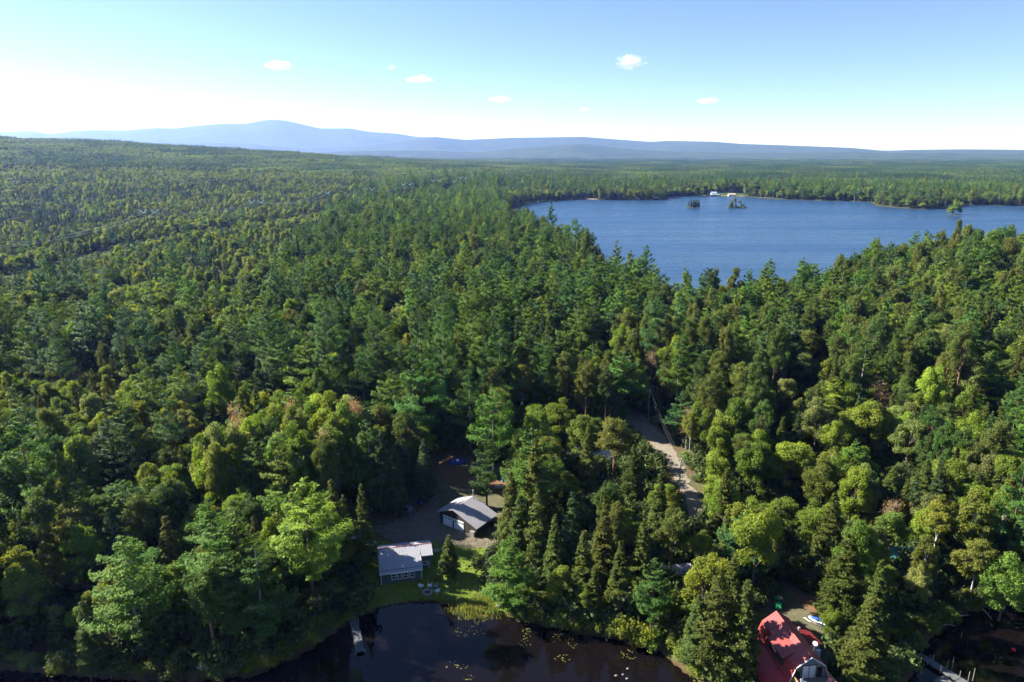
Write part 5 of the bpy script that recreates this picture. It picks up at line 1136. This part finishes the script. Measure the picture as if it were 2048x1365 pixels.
for i in range(len(TOWP) - 1):
    (x0, y0, g0), (x1, y1, g1_) = TOWP[i], TOWP[i + 1]
    for q, ox in (("left", -4.3), ("right", 4.3)):
        if i < 5: wire((x0 + ox, y0, g0 + 25), (x1 + ox, y1, g1_ + 25), 4, q + " conductor " + ["leaving the left edge towards the nearest transmission frame", "from the nearest to the second transmission frame", "from the second to the third transmission frame", "from the third to the fourth transmission frame", "from the fourth to the fifth transmission frame"][i], 'conductors of the transmission line', (0, 0, 0), .09)
# smaller H-frames of the second line
for j, (u, v, lb) in enumerate([(35, 482, "low grey H-shaped pole frame near the left edge"), (482, 422, "low grey H-shaped pole frame right of the nearest V-insulator frame"), (625, 402, "low grey T-topped pole frame above an ochre clearing")]):
    p = P(u, v, 22); g = gz(p[0], p[1]); p = P(u, v, g + 14); g = gz(p[0], p[1]); t = empty('pole_frame', (p[0], p[1], g), .05); tag(t, lb, 'pole frame', 'small frames of the second power line')
    for s in (-1, 1): MB().tube([(s * 2.2, 0, -1), (s * 2.2, 0, 14)], .2, 6).build('pole', M['greybark'], t)
    MB().box(-5.2, 5.2, -.12, .12, 13.4, 13.75).build('crossarm', M['greybark'], t); mb = MB()
    for xx in (-5, 0, 5): mb.tube([(xx, 0, 12.4), (xx, 0, 13.4)], .12, 5)
    mb.build('insulator', M['insul'], t)
# far shore houses
def far_house(p, rz, W, D, h, roofm, wallm, label, deck=False):
    g = max(gz(p[0], p[1]), .3); t = empty('lake_house', (p[0], p[1], g), rz); tag(t, label, 'house', 'houses on the far lake shore')
    w = MB(); w.prism([(-W / 2, -.5), (W / 2, -.5), (W / 2, h), (0, h + D * .38), (-W / 2, h)] if False else [(-W / 2, -.5), (W / 2, -.5), (W / 2, h), (-W / 2, h)], -D / 2, D / 2); w.build('wall', wallm, t)
    rf = MB(); rh = h + D * .42
    rf.slab((-W / 2 - .5, -D / 2 - .5, h - .1), (W / 2 + .5, -D / 2 - .5, h - .1), (W / 2 + .5, 0, rh), (-W / 2 - .5, 0, rh), .2); rf.slab((W / 2 + .5, D / 2 + .5, h - .1), (-W / 2 - .5, D / 2 + .5, h - .1), (-W / 2 - .5, 0, rh), (W / 2 + .5, 0, rh), .2); rf.build('roof', roofm, t)
    for i in range(4): MB().box(-W / 2 + 1 + i * (W - 2) / 4, -W / 2 + 1 + (i + .55) * (W - 2) / 4, -D / 2 - .06, -D / 2, h * .35, h * .8).build('window', M['glass'], t)
    if deck:
        dk = MB(); dk.slab((-W / 2 - 3, -D / 2 - 4, h * .45), (W / 2 + 4, -D / 2 - 4, h * .45), (W / 2 + 4, -D / 2, h * .62), (-W / 2 - 3, -D / 2, h * .62), .2)
        for i in range(6): dk.box(-W / 2 - 2.8 + i * (W + 6) / 5.2, -W / 2 - 2.5 + i * (W + 6) / 5.2, -D / 2 - 3.8, -D / 2 - 3.5, -.5, h * .44)
        dk.build('porch', roofm, t)
lb_roof = mat('pale_blue_roof', (.34, .43, .50), .5, .4)
def shore(u, v):
    p = P(u, v, .6); return (float(p[0]), float(p[1]))
far_house(shore(1427, 392.0), .05, 9.5, 7, 4.0, lb_roof, mat('offwhite', (.42, .43, .42), .8, .2), "white house with pale blue roof and porch across the lake", True)
far_house(shore(1463, 392.8), -.05, 12, 5.5, 2.6, mat('tan_roof', (.42, .36, .27), .8, .2), M['white'], "long low white house with tan roof across the lake")
far_house(shore(1276, 399.0), .2, 5, 4, 2.6, M['white'], M['white'], "tiny white cottage among trees on the far shore left of the point")
far_house(shore(1312, 399.3), .1, 6, 4, 2.2, lb_roof, M['dark_wall'], "pale-roofed boathouse near the tip of the far left point")
far_house(shore(1176, 396.5), .1, 7, 5, 3.4, M['white'], mat('tan_wall', (.4, .3, .22), .8, .2), "white-roofed cottage in the trees behind the far marshy bay")
far_house(shore(1767, 410.0), .1, 6, 5, 3.2, mat('brown_roof', (.2, .1, .08), .8, .2), mat('pink_wall', (.2, .11, .09), .8, .2), "reddish cottage on the wooded point at the right of the lake")
sheet("far_lawn", [(1400, 392), (1430, 391), (1490, 392), (1490, 394.6), (1400, 393.6)], .6, 2.5, mat('pale_grass', (.10, .115, .035), .9, .1, nscale=.1, col2=(.12, .10, .05)), .25, 1.0)
sheet("marsh", [(1046, 405), (1110, 401), (1110, 403.2), (1046, 408)], .3, 3, mat('marsh_grass', (.11, .15, .03), .9, .1, nscale=.05, col2=(.12, .16, .05)), .25, 2.0)
sheet("beach", [(1160, 396.5), (1195, 397.5), (1195, 400), (1160, 399)], .3, 2, mat('beach_sand', (.24, .19, .13), .9, .1), .3, 1.0)

# ------------------------------------------------------------------ clouds (outside the haze) and haze
cm = bpy.data.materials.new('cloud'); cm.use_nodes = True; n = cm.node_tree.nodes; l = cm.node_tree.links; n.remove(n["Principled BSDF"])
pv = n.new("ShaderNodeVolumePrincipled"); pv.inputs["Color"].default_value = (1, 1, 1, 1); pv.inputs["Anisotropy"].default_value = .2
tc = n.new("ShaderNodeTexCoord"); ln = n.new("ShaderNodeVectorMath"); ln.operation = 'LENGTH'; l.new(tc.outputs["Object"], ln.inputs[0])
tn = n.new("ShaderNodeTexNoise"); tn.inputs["Scale"].default_value = 2.3; tn.inputs["Detail"].default_value = 5; l.new(tc.outputs["Object"], tn.inputs[0])
oi = n.new("ShaderNodeObjectInfo"); tn.noise_dimensions = '4D'; ml = n.new("ShaderNodeMath"); ml.operation = 'MULTIPLY'; ml.inputs[1].default_value = 50; l.new(oi.outputs["Random"], ml.inputs[0]); l.new(ml.outputs[0], tn.inputs["W"])
s1 = n.new("ShaderNodeMath"); s1.operation = 'SUBTRACT'; s1.inputs[0].default_value = 1.0; l.new(ln.outputs["Value"], s1.inputs[1])
s2 = n.new("ShaderNodeMath"); s2.operation = 'MULTIPLY_ADD'; l.new(tn.outputs[0], s2.inputs[0]); s2.inputs[1].default_value = 2.4; s2.inputs[2].default_value = -1.42
s3 = n.new("ShaderNodeMath"); s3.operation = 'ADD'; l.new(s1.outputs[0], s3.inputs[0]); l.new(s2.outputs[0], s3.inputs[1])
s4 = n.new("ShaderNodeMath"); s4.operation = 'MULTIPLY'; s4.inputs[1].default_value = .011; s4.use_clamp = True; l.new(s3.outputs[0], s4.inputs[0])
l.new(s4.outputs[0], pv.inputs["Density"]); l.new(pv.outputs[0], n["Material Output"].inputs["Volume"])
CL = [(1262, 124, 34, 15, "brightest small puffy cloud right of centre in the sky"), (1416, 202, 26, 7, "small flat cloud low in the sky above the lake"), (838, 159, 34, 8, "faint long cloud above the mountain's right shoulder"), (556, 131, 32, 10, "faint cloud high above the mountain peak"),
      (1000, 199, 28, 6, "thin cloud strip low at the centre of the sky"), (783, 135, 10, 6, "tiny round wisp of cloud above the long faint one"), (1170, 219, 12, 5, "tiny wisp low in the sky between two larger clouds"), ]
for j, (u, v, a, b_, lb) in enumerate(CL):
    dx = (u - 1024) / F; dz = -(v - 682.5) / F; d = Vector((dx, CP + dz * SP, -SP + dz * CP)); t = 1900 / d.z if d.z > .1 else 2200 / d.z; t = min(t, 24000); p = Vector((0, 0, HC)) + d * t; s = t / F
    mb = MB(); mb.blob((0, 0, 0), (1, 1, 1), 1, 18, 12, 0); o = mb.build('cloud', cm, None, True); o.location = p; o.scale = (a * s * 1.0, a * s * .7, b_ * s * 1.15); o.rotation_euler = (0, 0, -math.atan2(dx, 1)); tag(o, lb, 'cloud', 'small clouds in the sky')
hm = bpy.data.materials.new('haze'); hm.use_nodes = True; n = hm.node_tree.nodes; l = hm.node_tree.links; n.remove(n["Principled BSDF"])
pv = n.new("ShaderNodeVolumePrincipled"); pv.inputs["Color"].default_value = (.21, .345, 1.0, 1); pv.inputs["Absorption Color"].default_value = (1, 1, 1, 1); pv.inputs["Density"].default_value = 6e-5; pv.inputs["Anisotropy"].default_value = .35
l.new(pv.outputs[0], n["Material Output"].inputs["Volume"])
mb = MB(); mb.box(-21500, 21500, -600, 23500, -4, 1020); o = mb.build('haze', hm, None); tag(o, kind='stuff')
